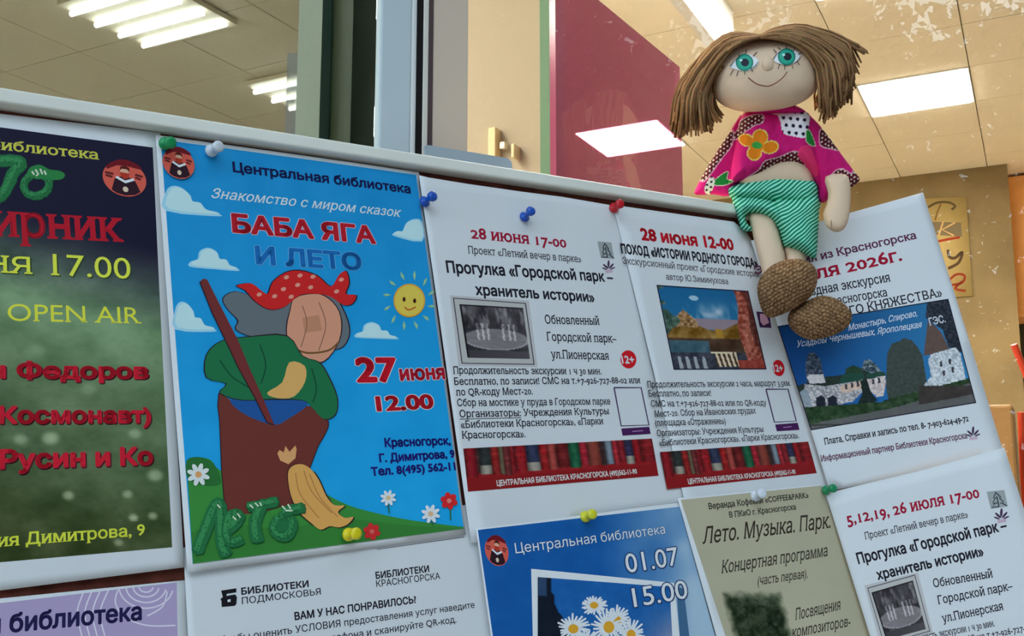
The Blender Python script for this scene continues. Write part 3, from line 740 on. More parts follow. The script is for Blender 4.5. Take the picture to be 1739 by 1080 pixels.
S.shape('caterpillar_head', smoothpoly([(46, 296), (52, 284), (68, 280), (84, 288), (100, 290), (110, 296), (106, 304), (92, 306), (76, 304), (60, 304)], 3), (36, 112, 62))
S.strokes('caterpillar_face', [[(54, 291), (58, 297)], [(60, 288), (65, 296), (61, 299)], [(68, 287), (72, 296)], [(75, 290), (78, 297)]], 3, (170, 190, 180))
S.emblem(211, 304, 37, 30)

# -- lilac library sheet, bottom left corner
S = Sheet('lilac_sheet', 'lilac sheet with navy lettering and pale wavy lines, bottom left corner under the concert poster', 'poster',
          [(316, 985), (330, 1290), (-180, 1330), (-190, 1035)], bplane, .001)
S.shape('lilac_print', [(300, 989), (305, 1270), (-150, 1300), (-160, 1043)], (142, 138, 180), step=.03)
def arc(cx, cy, rx, ry, a0, a1, n=18): return [(cx + rx * math.cos(a0 + (a1 - a0) * i / n), cy + ry * math.sin(a0 + (a1 - a0) * i / n)) for i in range(n + 1)]
S.strokes('wavy_lines', [arc(248, 996, r, r * .8, .1 + .02 * r / 10, math.pi * .98) for r in (12, 22, 34, 46)] +
          [smoothpoly([(184 - k * 14, 1002 + k), (170 - k * 13, 1040), (178 - k * 13, 1080)], 5, False) for k in range(4)] + [smoothpoly([(200, 1002), (196, 1024), (212, 1048), (250, 1062), (298, 1062)], 5, False), smoothpoly([(284, 1004), (276, 1030), (250, 1046)], 4, False)], 2.4, (190, 190, 222))
S.text('я библиотека', (-22, 1077), (241, 1052), 32, (36, 34, 84), 'bold', name='library_line')

# -- white survey sheet with the two library names
S = Sheet('survey_sheet', 'white sheet of black lettering with a square letter logo, under the blue fairy-tale poster', 'poster',
          [(311, 930), (840, 850), (880, 1190), (330, 1290)], bplane, .0016, warp=wv(.0003, 20, 14, 1))
S.shape('logo_mark', [(375, 1003), (401, 999), (401, 1006), (385, 1008.5), (384, 1012), (399, 1009.5), (402, 1014), (401, 1026), (398, 1029), (376, 1031), (375.5, 1021), (374, 1017), (378, 1014)], (22, 22, 30))
S.shape('logo_gap', [(386, 1018.5), (391, 1017.5), (391, 1022), (386, 1022.5)], WHT)
S.text('БИБЛИОТЕКИ', (409.5, 1010), (524, 996.5), 11.5, BLK, 'bold'); S.text('ПОДМОСКОВЬЯ', (410.5, 1026), (544.5, 1009.5), 11.5, BLK, 'medium')
S.text('БИБЛИОТЕКИ', (638, 983), (729, 971), 11.5, BLK, 'bold'); S.text('КРАСНОГОРСКА', (639, 997), (747.5, 983), 11.5, BLK, 'medium')
S.text('ВАМ У НАС ПОНРАВИЛОСЬ?', (500, 1053), (707, 1023.5), 13, BLK, 'bold')
S.text('Чтобы оценить УСЛОВИЯ предоставления услуг наведите', (372, 1093), (806, 1032), 13, BLK, 'medium')
S.text('камеру телефона и сканируйте QR-код.', (480, 1102), (775, 1057), 13, BLK, 'medium')
S.strokes('edge_line', [[(640, 933), (788, 912)]], 1.2, (90, 92, 100))

# -- blue fairy-tale poster
S = Sheet('fairy_tale_poster', 'bright blue fairy-tale afternoon poster with red title, sun, tub and broom', 'poster',
          [(264, 229), (316, 973), (791, 908), (711, 293)], bplane, .0032, warp=wv(.0005, 20, 11, 2, .0015, .0, -.29, .10))
def f_blue(X, Y, U, V):
    t = V[:, None]; c = np.array([22, 124, 188.]) * (1 - t) + np.array([24, 146, 212.]) * t
    return c + (fbm(X, Y, 40, 4)[:, None] - .5) * 10
S.paint('blue_ground', [(273, 237), (706, 297.5), (787, 898), (325, 958)], 60, 80, f_blue, rough=.42)
def cloud(x0, y0, x1, y1, h, pts):
    L = math.hypot(x1 - x0, y1 - y0); ux, uy = (x1 - x0) / L, (y1 - y0) / L
    P = [(x0 + ux * L * u + uy * h * v * 0, y0 + uy * L * u - h * v) for u, v in pts]
    S.shape('cloud', smoothpoly(P, 3), (130, 186, 214)); 
    P2 = [(x0 + ux * L * (.06 + u * .9), y0 + uy * L * u - h * (.08 + v * .86)) for u, v in pts]; S.shape('cloud_light', smoothpoly(P2, 3), (158, 202, 222))
std = [(0, .05), (.02, .3), (.16, .42), (.2, .8), (.38, 1.0), (.56, .82), (.62, .5), (.76, .48), (.84, .2), (1, .08), (.98, -.02), (.5, 0)]
left = [(0, 0), (0, .7), (.12, .98), (.3, .95), (.45, .7), (.5, .45), (.66, .42), (.78, .15), (1, .08), (.98, -.02)]
cloud(281, 358, 371, 367, 44, left); cloud(322, 455, 404, 460, 36, std); cloud(297, 560, 363, 563, 48, left); cloud(603, 575, 674, 576, 28, std)
cloud(667, 403, 716, 410, 36, [(0, .05), (.1, .25), (.3, .3), (.45, .75), (.75, 1), (1, .9), (1, -.02)])
S.text('Центральная библиотека', (395, 292), (697, 329), 16.5, NAVY, 'bold', name='library_line')
S.text('Знакомство с миром сказок', (357, 336), (678, 369), 17, (176, 212, 228), 'script', name='subtitle_line')
S.text('БАБА ЯГА', (394, 394), (638, 414), 30, (150, 24, 40), 'black', outline=((190, 170, 190), .022), name='title_line')
S.text('И ЛЕТО', (434, 448), (614, 459), 29, (20, 92, 164), 'black', outline=((88, 160, 206), .02), name='title_line')
S.text('27', (605, 648), (676, 647), 41, (158, 18, 36), 'black', outline=((196, 186, 200), .02), name='date_line')
S.text('июня', (679, 646), (756, 643), 24, (150, 24, 44), 'black', outline=((196, 186, 200), .03), name='date_line')
S.text('12.00', (639, 698), (737, 693), 25, (150, 20, 36), 'black', outline=((206, 196, 204), .03), name='time_line')
S.text('Красногорск,', (653, 759), (765, 755), 14.5, (30, 26, 110), 'black', name='address_line')
S.text('Г. Димитрова, 9', (644, 785), (772, 777), 14, (30, 26, 110), 'black', name='address_line')
S.text('Тел. 8(495) 562-11', (630, 808), (773.5, 798), 14, (30, 26, 110), 'black', name='address_line')
# sun
for k in range(12):
    a = k * math.pi / 6 + .2; ux, uy = math.cos(a), math.sin(a)
    S.shape('sun_ray', [(694 + ux * 32 - uy * 2.6, 511 + uy * 35 + ux * 2.6), (694 + ux * 40 - uy * 3.4, 511 + uy * 44 + ux * 3.4), (694 + ux * 46, 511 + uy * 52), (694 + ux * 40 + uy * 2, 511 + uy * 44 - ux * 2)], (120, 170, 140))
S.shape('sun_rim', ellp(694, 511, 27, 28.5), (192, 142, 52)); S.shape('sun_disc', ellp(694, 511, 24.5, 26), (216, 172, 76))
S.shapes('sun_eyes', [ellp(685, 509, 2.6, 4), ellp(703, 511.5, 2.6, 4)], (50, 26, 16)); S.strokes('sun_smile', [smoothpoly([(686, 522), (693, 527), (705, 522)], 4, False)], 2, (150, 60, 30))
# hills
S.shape('green_hill', smoothpoly([(314.5, 783), (335, 778), (356, 782), (372, 800), (420, 812), (480, 820), (520, 826), (547, 837), (590, 858), (640, 872), (700, 884), (786, 895)], 3, False) + [(787, 898), (325, 958), (317, 820)], (48, 122, 56))
S.shape('hill_shade', [(322, 905), (350, 894), (380, 889), (430, 894), (470, 900), (540, 888), (600, 882), (700, 893), (786, 897), (780, 899), (600, 921), (326, 956)], (44, 112, 50))
S.shape('bush_shade', smoothpoly([(315, 783), (335, 777), (356, 784), (368, 800), (373, 822), (350, 826), (318, 815)], 3), (34, 96, 48))
# wooden tub
OUT = (36, 22, 34)
TUB = smoothpoly([(371, 668), (390, 680), (430, 702), (460, 722), (500, 700), (513, 690), (535, 694), (552, 710), (556, 723), (548, 742), (539, 757), (530, 780), (524, 796)], 4, False) + [(520, 840), (494, 856), (440, 872), (381, 876), (375, 800), (372, 715), (369, 690)]
S.shape('tub_outline', [(x + (1.6 if x > 460 else -1.6), y) for x, y in TUB], OUT); S.shape('wooden_tub', TUB, (92, 46, 42))
S.shape('blue_cloth', smoothpoly([(390, 684), (400, 678), (470, 676), (512, 680), (520, 690), (488, 712), (468, 722), (440, 716), (410, 702)], 3), (26, 74, 140))
# plain cloth heap standing in the tub: green cloth, tan lining, grey sack, red spotted kerchief
def inkshape(nm, P, c, k=3):
    Pp = smoothpoly(P, k); cx = sum(p[0] for p in Pp) / len(Pp); cy = sum(p[1] for p in Pp) / len(Pp)
    S.shape(nm + '_outline', [(x + (x - cx) / (abs(x - cx) + abs(y - cy) + 1) * 2.4, y + (y - cy) / (abs(x - cx) + abs(y - cy) + 1) * 2.4) for x, y in Pp], OUT); S.shape(nm, Pp, c)
inkshape('grey_sack', [(378, 508), (400, 496), (440, 506), (500, 498), (560, 502), (580, 525), (592, 562), (582, 588), (560, 596), (520, 612), (485, 580), (430, 573), (400, 560), (404, 545), (388, 528)], (84, 98, 108))
inkshape('tan_sack', [(500, 505), (530, 498), (556, 508), (574, 530), (578, 560), (570, 588), (548, 614), (516, 614), (492, 590), (486, 560), (492, 528)], (176, 132, 112))
S.stroke('sack_cord', [(494, 590), (520, 600), (556, 596), (574, 582)], 3.2, (96, 70, 40), 4); S.shape('sack_patch', [(512, 540), (540, 536), (546, 562), (516, 566)], (160, 118, 96)); S.strokes('sack_fold', [smoothpoly([(512, 520), (520, 550), (510, 590)], 4, False), smoothpoly([(540, 514), (552, 552), (540, 596)], 4, False)], 1.6, (120, 84, 72))
inkshape('green_cloth', [(350, 604), (376, 580), (425, 573), (486, 572), (512, 606), (540, 616), (556, 640), (571, 676), (568, 704), (548, 712), (528, 692), (512, 680), (460, 678), (410, 680), (372, 668), (384, 652), (350, 642)], (26, 98, 64))
S.shape('tan_lining', smoothpoly([(452, 668), (478, 650), (490, 616), (516, 622), (517, 648), (498, 674), (470, 677)], 3), (190, 150, 92))
S.strokes('cloth_fold', [smoothpoly([(372, 612), (392, 640), (430, 664)], 4, False), smoothpoly([(528, 626), (536, 660), (530, 684)], 4, False), smoothpoly([(440, 586), (450, 620), (442, 652)], 4, False)], 2, (14, 62, 42))
inkshape('red_kerchief', [(401, 486), (425, 482), (442, 494), (454, 500), (462, 480), (484, 464), (508, 461), (538, 470), (560, 488), (574, 468), (586, 462), (591, 482), (585, 500), (603, 502), (597, 516), (582, 519), (562, 506), (540, 500), (508, 502), (482, 522), (456, 526), (432, 512), (416, 494)], (168, 32, 34))
S.shapes('kerchief_dots', [ellp(x, y, 4.6, 3.4, -20, 10) for x, y in ((480, 492), (504, 485), (526, 489), (485, 472), (508, 469), (530, 471), (465, 504), (439, 501), (493, 505), (578, 476), (570, 496))], (206, 130, 120))
# broom
HND = [(339, 479), (345, 474), (351, 476), (372, 518), (402, 577), (424, 630), (448, 684), (464, 722), (452, 717), (432, 676), (404, 625), (384, 582), (360, 532)]
S.shape('handle_outline', [(x - 1.5, y + 1) for x, y in HND], OUT); S.shape('broom_handle', HND, (94, 42, 44))
S.shape('broom_tuft', [(469, 771), (473, 765), (480, 769), (483, 758), (490, 768), (500, 757), (502, 764), (500, 779), (488, 789), (474, 783)], (190, 142, 98))
BR = smoothpoly([(487, 806), (495, 792), (512, 789), (528, 799), (541, 818), (552, 842), (566, 858), (584, 859), (572, 870), (585, 880), (599, 878), (590, 890), (575, 896), (558, 894), (543, 900), (528, 890), (506, 870), (492, 842)], 3)
S.shape('brush_outline', [(x + (2 if x > 530 else -1.5), y - (1 if y < 850 else -1)) for x, y in BR], OUT); S.shape('broom_brush', BR, (196, 144, 82))
S.strokes('brush_hair', [smoothpoly([(500, 804), (508, 840), (540, 880)], 5, False), smoothpoly([(514, 800), (528, 836), (562, 872)], 5, False), smoothpoly([(524, 806), (542, 846), (572, 878)], 5, False)], 1.3, (142, 96, 54))
def daisy(x, y, r, c, cc, n=8, nm='daisy', pw=.21):
    S.shapes(nm + '_petals', [ellp(x + math.cos(a) * r * .6, y + math.sin(a) * r * .6, r * .4, r * pw, math.degrees(a), 10) for a in [2 * math.pi * k / n + .3 for k in range(n)]], c)
    S.shape(nm + '_heart', ellp(x, y, r * .27, r * .27, 0, 12), cc)
S.strokes('flower_stem', [[(658, 856), (660, 872)], [(731, 885), (735, 893)], [(763, 862), (764, 884)]], 2, (40, 96, 52))
daisy(334.5, 807, 20, (190, 206, 208), (190, 140, 90)); daisy(658, 846, 14, (196, 212, 216), (200, 170, 130)); daisy(730, 873, 16.5, (196, 212, 216), (200, 160, 130))
daisy(761, 851, 15, (176, 34, 40), (214, 110, 110), 6, 'red_flower', .34); daisy(630, 903, 15, (172, 40, 44), (210, 90, 90), 6, 'red_flower', .34)
for P, wd in (([(331, 938), (346, 900), (362, 862), (370, 858), (372, 880), (374, 925), (382, 944)], 21), ([(384, 902), (402, 884), (404, 876), (392, 874), (383, 888), (382, 912), (392, 922), (408, 916)], 17), ([(418, 862), (440, 858), (468, 852)], 17), ([(440, 860), (430, 890), (434, 920)], 21), ([(470, 880), (462, 898), (474, 912), (490, 906), (494, 888), (484, 876), (474, 880)], 17), ([(478, 872), (496, 866), (514, 862)], 17)):
    fuzzy(P, wd)
S.strokes('caterpillar_face', [[(366, 858), (371, 864)], [(392, 878), (398, 884)], [(400, 873), (405, 880)], [(421, 858), (427, 864)], [(430, 855), (436, 861)], [(438, 854), (441, 860)], [(476, 860), (482, 866)], [(486, 857), (491, 865)], [(482, 868), (494, 868)]], 2.6, (170, 196, 180))
S.emblem(302, 279, 27, 26)

# -- shared layout of the walk notices
def walk_picture(S, quad_o, quad_i, seed=0):
    S.shape('picture_shadow', [(x + dx * 5, y + dy * 4) for (x, y), (dx, dy) in zip(quad_o, ((-1, -1), (1, -1), (1, 1), (-1, 1)))], (156, 166, 176))
    S.shape('picture_edge', quad_o, (58, 62, 68)); c = [(sum(p[0] for p in quad_o) / 4, sum(p[1] for p in quad_o) / 4)] [0]
    S.shape('picture_frame', [(x + (c[0] - x) * .03, y + (c[1] - y) * .03) for x, y in quad_o], (150, 160, 166))
    def f(X, Y, U, V):
        U_, V_ = U, V; g = 44 + 70 * (fbm(U * 100, V * 40, 14, 9 + seed) - .35)
        g = g + np.where(V < .45, 60 * np.clip(fbm(U * 100, V * 30, 5, 3 + seed) - .5, 0, 1) * 3, 0)
        basin = ((U - .5) / .52) ** 2 + ((V - .64) / .2) ** 2
        g = np.where(basin < 1, 92 + 26 * fbm(U * 60, V * 200, 10, 4), g); g = np.where((basin > .85) & (basin < 1.05) & (V > .6), 132, g)
        for u in (.22, .3, .38, .62, .72, .8):
            g = g + 70 * np.exp(-((U - u - .006 * np.sin(V * 60 + u * 30)) / .016) ** 2) * ((V > .34) & (V < .66))
        g = np.where(V > .85, 52 + 16 * U, g); g = np.where((U < .03) | (V < .03), 24, g)
        return np.stack([g * .98, g, g * 1.05 + 3], 1)
    S.paint('fountain_photo', quad_i, 80, 60, f, label='grey photograph of a round fountain')
def book_banner(S, quad, text, ta, tb, h):
    def f(X, Y, U, V):
        c = np.zeros((len(U), 3)); c[:] = (118, 24, 30)
        edges = [0, .055, .07, .125, .165, .185, .215, .24, .3, .365, .41, .45, .52, .575, .62, .69, .72, .76, .79, .83, .875, .92, 1.01]
        cols = [(128, 26, 38), (60, 40, 40), (44, 52, 54), (128, 34, 34), (98, 92, 74), (104, 46, 50), (120, 30, 36), (132, 28, 36), (44, 54, 84), (136, 30, 32), (150, 66, 62), (96, 30, 32), (30, 92, 66), (142, 34, 48), (124, 60, 52), (54, 40, 44), (112, 132, 150), (150, 40, 52), (120, 30, 40), (44, 44, 76), (134, 26, 34), (116, 28, 34)]
        tops = [.04, .0, .04, .02, .28, .2, .04, .0, .04, .05, .0, .03, .0, .0, .05, .0, .05, .14, .0, .02, .0, .02]
        bots = [.68, .6, .64, .66, .66, .68, .68, .6, .62, .6, .62, .6, .62, .58, .6, .62, .6, .62, .58, .62, .6, .6]
        for i in range(len(cols)):
            m = (U >= edges[i]) & (U < edges[i + 1]) & (V < bots[i]); w_ = (U - edges[i]) / (edges[i + 1] - edges[i])
            sh = .6 + .45 * np.sin(np.clip(w_, 0, 1) * math.pi); band = 1 + .22 * ((np.abs(V - .16 - .06 * (i % 3)) < .02) | (np.abs(V - .44 + .03 * (i % 4)) < .018)) * (i % 2)
            c[m] = (np.array(cols[i]) * .88 * (sh * band)[:, None])[m]
            if i in (2, 8, 19): mm = m & (V > bots[i] - .2); c[mm] = np.array((128, 130, 124)) * sh[mm][:, None]
        c = c + (fbm(U * 300, V * 60, 5, 6)[:, None] - .5) * 26
        c[V > .7] = (112, 22, 26)
        return c
    S.paint('book_banner', quad, 150, 34, f, label='dark red strip with a row of old book spines')
    S.text(text, ta, tb, h, (206, 206, 206), 'bold', name='banner_line')
def code_card(S, fr, strip, tl):
    S.strokes('card_frame', [fr + [fr[0]]], 2.2, (60, 44, 84), label='empty dark outline card')
    S.shape('card_strip', strip, (58, 26, 76)); S.strokes('card_strip_mark', [tl], 1.6, (140, 110, 160))

# -- 17-00 walk notice
S = Sheet('walk_notice', 'white walk notice for 17-00 with a framed fountain photo, beside the blue poster', 'notice',
          [(711, 298), (800, 922), (1170, 866), (1052, 351), (1046, 350), (954, 334.5), (885, 326), (794, 313), (727, 302)], bplane, .0056, warp=wv(.0005, 18, 12, .5))
S.text('28 июня 17-00', (799, 405), (962, 421), 19, (140, 24, 54), 'gabbold', name='date_line')
S.text('Проект «Летний вечер в парке»', (794, 431), (987, 446), 13, (56, 56, 66), 'gab')
S.text('Прогулка «Городской парк –', (758, 463), (1042, 479), 19.5, BLK, 'bold', name='title_line')
S.text('хранитель истории»', (807, 501), (1010, 513), 18, BLK, 'bold', name='title_line')
walk_picture(S, [(768, 506), (892, 515), (907, 620), (783, 618)], [(779, 517), (887, 523.5), (899, 610), (793, 608)])
S.text('Обновленный', (925, 550), (1018, 552), 15, BLK, 'gab'); S.text('Городской парк–', (928, 579), (1047, 582), 15, BLK, 'gab'); S.text('ул.Пионерская', (935, 609), (1034, 611), 15, BLK, 'gab')
S.tree_logo([(1014, 410), (1038, 412), (1043, 440), (1020, 438)]); S.fleur_logo(1033, 455, 12)
S.age_mark(1066.5, 610.5, 13.5, 15.5)
for t_, a, b in (('Продолжительность экскурсии 1 ч 30 мин.', (769, 635), (1021, 636)), ('Бесплатно, по записи! СМС на т.+7-926-727-88-02 или', (771, 654), (1087, 651)), ('по QR-коду Мест-20.', (774, 672), (904, 670)),
                 ('Сбор на мостике у пруда в Городском парке', (776, 690), (1036, 687)), ('Организаторы: Учреждения Культуры', (780, 709), (1034, 703.5)), ('«Библиотеки Красногорска», «Парки', (782, 727), (1024, 720.5)), ('Красногорска».', (784, 745), (892, 742.5))):
    S.text(t_, a, b, 12.6, BLK, 'gab', name='details_line')
S.strokes('underline', [[(780, 712), (884, 709.5)]], 1, BLK)
code_card(S, [(1042, 658.5), (1088, 658.5), (1101, 722), (1054, 723.5)], [(1054, 728), (1101.5, 725), (1104, 737), (1056.5, 740)], [(1073, 733), (1091, 731.5)])
book_banner(S, [(786, 762), (1106, 745), (1117, 808), (794, 835)], 'ЦЕНТРАЛЬНАЯ БИБЛИОТЕКА КРАСНОГОРСКА (495)562-11-90', (843.5, 825.5), (1081, 804.5), 9.6)

# -- 12-00 hike notice, its top right corner curls
cu = {}
S = Sheet('hike_notice', 'white hike notice for 12-00 with an autumn lake picture, left of the doll legs', 'notice',
          [(1041, 348), (1166, 868), (1420, 838), (1330, 560), (1305, 520), (1296, 455), (1286, 425), (1268, 396), (1246, 377)], bplane, .0070, warp=wv(.0004, 20, 12, 1.2))
S.text('28 июня 12-00', (1089, 407), (1247, 425), 20, (156, 22, 36), 'black', name='date_line')
S.text('ПОХОД «ИСТОРИИ РОДНОГО ГОРОДА»', (1055, 430), (1287, 454), 15.5, BLK, 'black', name='title_line')
S.text('Экскурсионный проект «Городские истории', (1057, 448), (1290, 471), 11.5, (70, 70, 80), 'gab'); S.text('автор Ю.Зиминухова', (1131, 475), (1237, 483), 10.5, (60, 60, 72), 'gab')
def f_autumn(X, Y, U, V):
    n = fbm(X, Y, 16, 1)[:, None]; n2 = fbm(X, Y, 5, 8)[:, None]
    c = np.array([18, 84, 132.]) * (1 - V[:, None]) + np.array([40, 110, 150.]) * V[:, None]
    cl = np.clip((fbm(U * 90, V * 50, 14, 7) - .25) * 4, 0, 1) * np.exp(-((V - .33) / .1) ** 2) * (U > .22); c = c * (1 - cl[:, None]) + np.array([176, 186, 202.]) * cl[:, None]
    mnt = (V > .33) & (V < .52); c[mnt & (U > .3) & (V > .38)] = (118, 112, 128)
    top = .47 - .06 * np.sin(U * 9) ; m = (V > top) & (V < .64); c[m] = (np.array([104, 82, 36.]) + (n - .5) * 90 + (n2 - .5) * 40)[m]
    m = (V > .28 + .22 * np.abs(U - .22)/.2) & (V < .5) & (U > .08) & (U < .34); c[m] = (np.array([120, 96, 66.]) + (n2 - .5) * 190)[m]
    m = (V > .5) & (V < .62) & (U > .52) & (U < .6); c[m] = (140, 112, 44)
    m = V >= .63; c[m] = (np.array([60, 46, 36.]) + (n - .5) * 50)[m]
    m = (V >= .66) & (V < .8) & (U < .42); c[m] = (np.array([52, 82, 98.]) + (n - .5) * 40)[m]
    m = (V >= .8); c[m] = (np.array([46, 52, 66.]) + (n2 - .5) * 50)[m]
    for u in (.08, .16, .24, .33): m = (V > .84) & (np.abs(U - u - (V - .84) * .03) < .014 + .05 * (V - .84)); c[m] = (132, 146, 158)
    m = (V > .78) & (V < .97) & (U > .46) & (U < .7); c[m] = np.where((np.sin((U[m] - .12 * V[m]) * 120) > 0)[:, None], np.array([186, 176, 156.]), np.array([60, 46, 40.]))
    m = (V > .78) & (V < .81) & (U > .42) & (U < .66); c[m] = (190, 182, 160)
    tr_ = np.abs(U - (.87 + .02 * np.sin(V * 9))) < (.045 + .05 * V); c[tr_] = (np.array([134, 74, 62.]) + (n2 - .5) * 130)[tr_]
    m = (U > .92) & ~tr_; c[m] = (np.array([84, 44, 40.]) + (n2 - .5) * 60)[m]; m = (V > .88) & (U > .7); c[m] = (np.array([128, 58, 50.]) + (n2 - .5) * 40)[m]
    m = (fbm(U * 60, V * 60, 14, 12) > .5 + U * 1.8) & (V < .62); c[m] = (np.array([56, 82, 74.]) + (n2 - .5) * 80)[m]
    m = ((U - .36) / .05) ** 2 + ((V - .135) / .03) ** 2 < 1; c[m] = (130, 170, 196)
    e = (U < .012) | (U > .99) | (V < .015) | (V > .985); c[e] = (22, 24, 44)
    return c
S.paint('autumn_picture', [(1114, 484), (1270.5, 494), (1302, 627.5), (1143, 628.5)], 130, 100, f_autumn, label='autumn lake picture with a white balustrade')
S.shape('small_picture', [(1284, 529), (1306, 531), (1310, 557), (1290, 556)], (52, 30, 70)); S.shape('small_picture_figure', [(1290, 533), (1300, 533), (1306, 548), (1296, 553), (1291, 546)], (168, 134, 160))
S.age_mark(1322, 625, 10, 14, -10)
for t_, a, b in (('Продолжительность экскурсии 2 часа, маршрут 3,5км.', (1098.5, 658.5), (1343, 655)), ('Бесплатно, по записи!', (1101, 674), (1207, 672.5)), ('СМС на т.+7-926-727-88-02 или по QR-коду', (1105, 691), (1302, 688.5)),
                 ('Мест-20. Сбор на Ивановских прудах', (1111, 708), (1284, 702)), ('(площадка «Отражение»)', (1112, 723.5), (1232, 720)), ('Организаторы: Учреждения Культуры', (1115, 741), (1297, 733.5)), ('«Библиотеки Красногорска», «Парки Красногорска».', (1119, 757.5), (1357, 744))):
    S.text(t_, a, b, 11, BLK, 'gab', name='details_line')
code_card(S, [(1300.5, 661), (1338, 661), (1352, 715), (1315, 717)], [(1316, 721), (1354.5, 718), (1357.5, 730), (1319, 732.5)], [(1330, 726), (1344, 724.5)])
book_banner(S, [(1119.5, 768), (1372, 750), (1386.5, 803.5), (1132, 831)], 'ЦЕНТРАЛЬНАЯ БИБЛИОТЕКА КРАСНОГОРСКА (495)562-11-90', (1168, 822), (1351, 804.5), 8.6)

# -- blue daisy poster
S = Sheet('daisy_poster', 'blue poster with a white-framed photo of daisies, bottom middle of the board', 'poster',
          [(808, 898), (838, 1110), (866, 1290), (1270, 1240), (1216, 1082), (1157, 853)], bplane, .0082, warp=wv(.0005, 20, 12, 2.4))
def f_sky(X, Y, U, V):
    c = np.zeros((len(U), 3)); c[:] = (16, 78, 150); k = np.clip((X - 1010 - (Y - 880) * .1) / 150, 0, 1)
    k = k * np.clip(.35 + 1.3 * (fbm(X, Y, 90, 3) - .25) + (Y - 860) / 500, 0, 1); c = c * (1 - k[:, None]) + np.array([134, 168, 196.]) * k[:, None]
    return c + (fbm(X, Y, 24, 6)[:, None] - .5) * 10
S.paint('blue_sky_print', [(811, 900), (1153, 860.5), (1258, 1240), (866, 1286)], 70, 70, f_sky)
S.emblem(843, 936, 20, 25)
S.text('Центральная библиотека', (875, 940), (1129, 906), 18, (200, 212, 228), 'sans', outline=((22, 50, 108), .024), name='library_line')
S.shape('frame_shadow', [(1148, 996), (1160, 1000), (1172, 1100), (1156, 1130)], (52, 92, 130))
S.shape('photo_frame', [(901, 966), (1144, 990), (1153, 1080), (1160, 1150), (906, 1170)], (186, 202, 212))
def f_flower(X, Y, U, V):
    c = np.zeros((len(U), 3)); c[:] = (22, 84, 154); k = np.clip((X - 1080) / 60, 0, 1) * np.clip((Y - 1020) / 60, 0, 1); c = c * (1 - k[:, None]) + np.array([104, 120, 158.]) * k[:, None]
    m = (X < 946 + 22 * np.sin(Y * .06) * .4 + (Y - 1000) * .15) & ((Y > 1005 + (np.abs(X - 936) * 1.6)) | (X < 936)); c[m] = (14, 22, 38)
    m = (np.abs(X - 920) < 6) & (Y < 1012); c[m] = (38, 62, 96)
    return c + (fbm(X, Y, 12, 2)[:, None] - .5) * 12
S.paint('daisy_photo', [(912, 980), (1136, 997), (1144, 1150), (912, 1165)], 90, 60, f_flower, label='photo of white daisies against a dark tree and blue sky')
def bigdaisy(x, y, rx, ry, hx, hy, seed):
    r_ = random.Random(seed); n = 22
    S.shapes('daisy_petals', [ribbon([(x + math.cos(a) * rx * .2, y + math.sin(a) * ry * .2), (x + math.cos(a + .05) * rx * .6, y + math.sin(a + .05) * ry * .6), (x + math.cos(a + .1) * rx * q, y + math.sin(a + .1) * ry * q)], 4.6, .35)
                              for a, q in [(2 * math.pi * k / n + r_.uniform(-.08, .08), r_.uniform(.84, 1.08)) for k in range(n)]], (198, 208, 218))
    S.shape('daisy_heart', ellp(x + hx, y + hy, rx * .32, ry * .34, 0, 16), (204, 142, 44))
bigdaisy(1046, 1052, 23, 24, 0, 2, 4); bigdaisy(1070, 1078, 24, 26, 0, 0, 5); bigdaisy(996, 1090, 24, 22, 0, 0, 7); bigdaisy(1007, 1028, 22, 17, 0, 0, 1); bigdaisy(972, 1066, 27, 23, 0, 2, 2); bigdaisy(1030, 1064, 29, 30, 2, 1, 3)
S.text('01.07', (1063, 973), (1153, 959), 34, (206, 216, 230), 'medium', outline=((26, 44, 96), .035), name='date_line', shadow=((30, 50, 96), .05, -.04))
S.text('15.00', (1075, 1031), (1168, 1015), 34, (206, 216, 230), 'medium', outline=((26, 44, 96), .035), name='time_line', shadow=((30, 50, 96), .05, -.04))

# -- olive music poster
S = Sheet('music_poster', 'olive-grey summer music poster with black script lettering, right of the daisy poster', 'poster',
          [(1150, 846), (1216, 1082), (1290, 1290), (1560, 1260), (1476, 1082), (1398, 822)], bplane, .0094, warp=wv(.0005, 20, 10, .8))
def f_olive(X, Y, U, V):
    c = np.zeros((len(U), 3)); c[:] = (150, 156, 140); c = c + (fbm(X, Y, 120, 2)[:, None] - .5) * 16
    ln = X - (Y - 1005) * .28
    d = np.minimum(np.minimum(ln - 1222, 1326 - ln) , Y - 1004); k = np.clip((d + (fbm(X, Y, 12, 5) - .5) * 10) / 12, 0, 1)[:, None]
    g = np.array([34, 48, 32.]) + (fbm(X, Y, 10, 1)[:, None] - .5) * 60 + (fbm(X, Y, 3, 4)[:, None] - .5) * 50
    g = np.where(((Y < 1030) & (ln > 1250))[:, None], g + 14, g)
    return c * (1 - k) + g * k
S.paint('olive_print', [(1155, 849), (1394.5, 824.5), (1545, 1255), (1296, 1280)], 130, 150, f_olive, label='olive ground with a dark green garden photo')
S.text('Веранда Кофейни «COFFEE&PARK»', (1203, 865), (1373, 845), 10.5, (44, 46, 44), 'gabbold'); S.text('В ПКиО г. Красногорска', (1238, 879), (1352, 865), 10, (44, 46, 44), 'gabbold')
S.text('Лето. Музыка. Парк.', (1192, 924), (1410, 896), 29, (44, 40, 32), 'script', name='title_line')
S.text('Концертная программа', (1224, 974), (1405, 944), 22, (44, 44, 40), 'script', name='subtitle_line'); S.text('(часть первая).', (1285, 994), (1371, 981), 16, (44, 44, 40), 'script', name='subtitle_line')
S.text('Посвящения', (1350, 1053), (1427, 1035), 20, (44, 44, 40), 'script'); S.text('композиторов-', (1344, 1083), (1444, 1063), 19, (44, 44, 40), 'script')

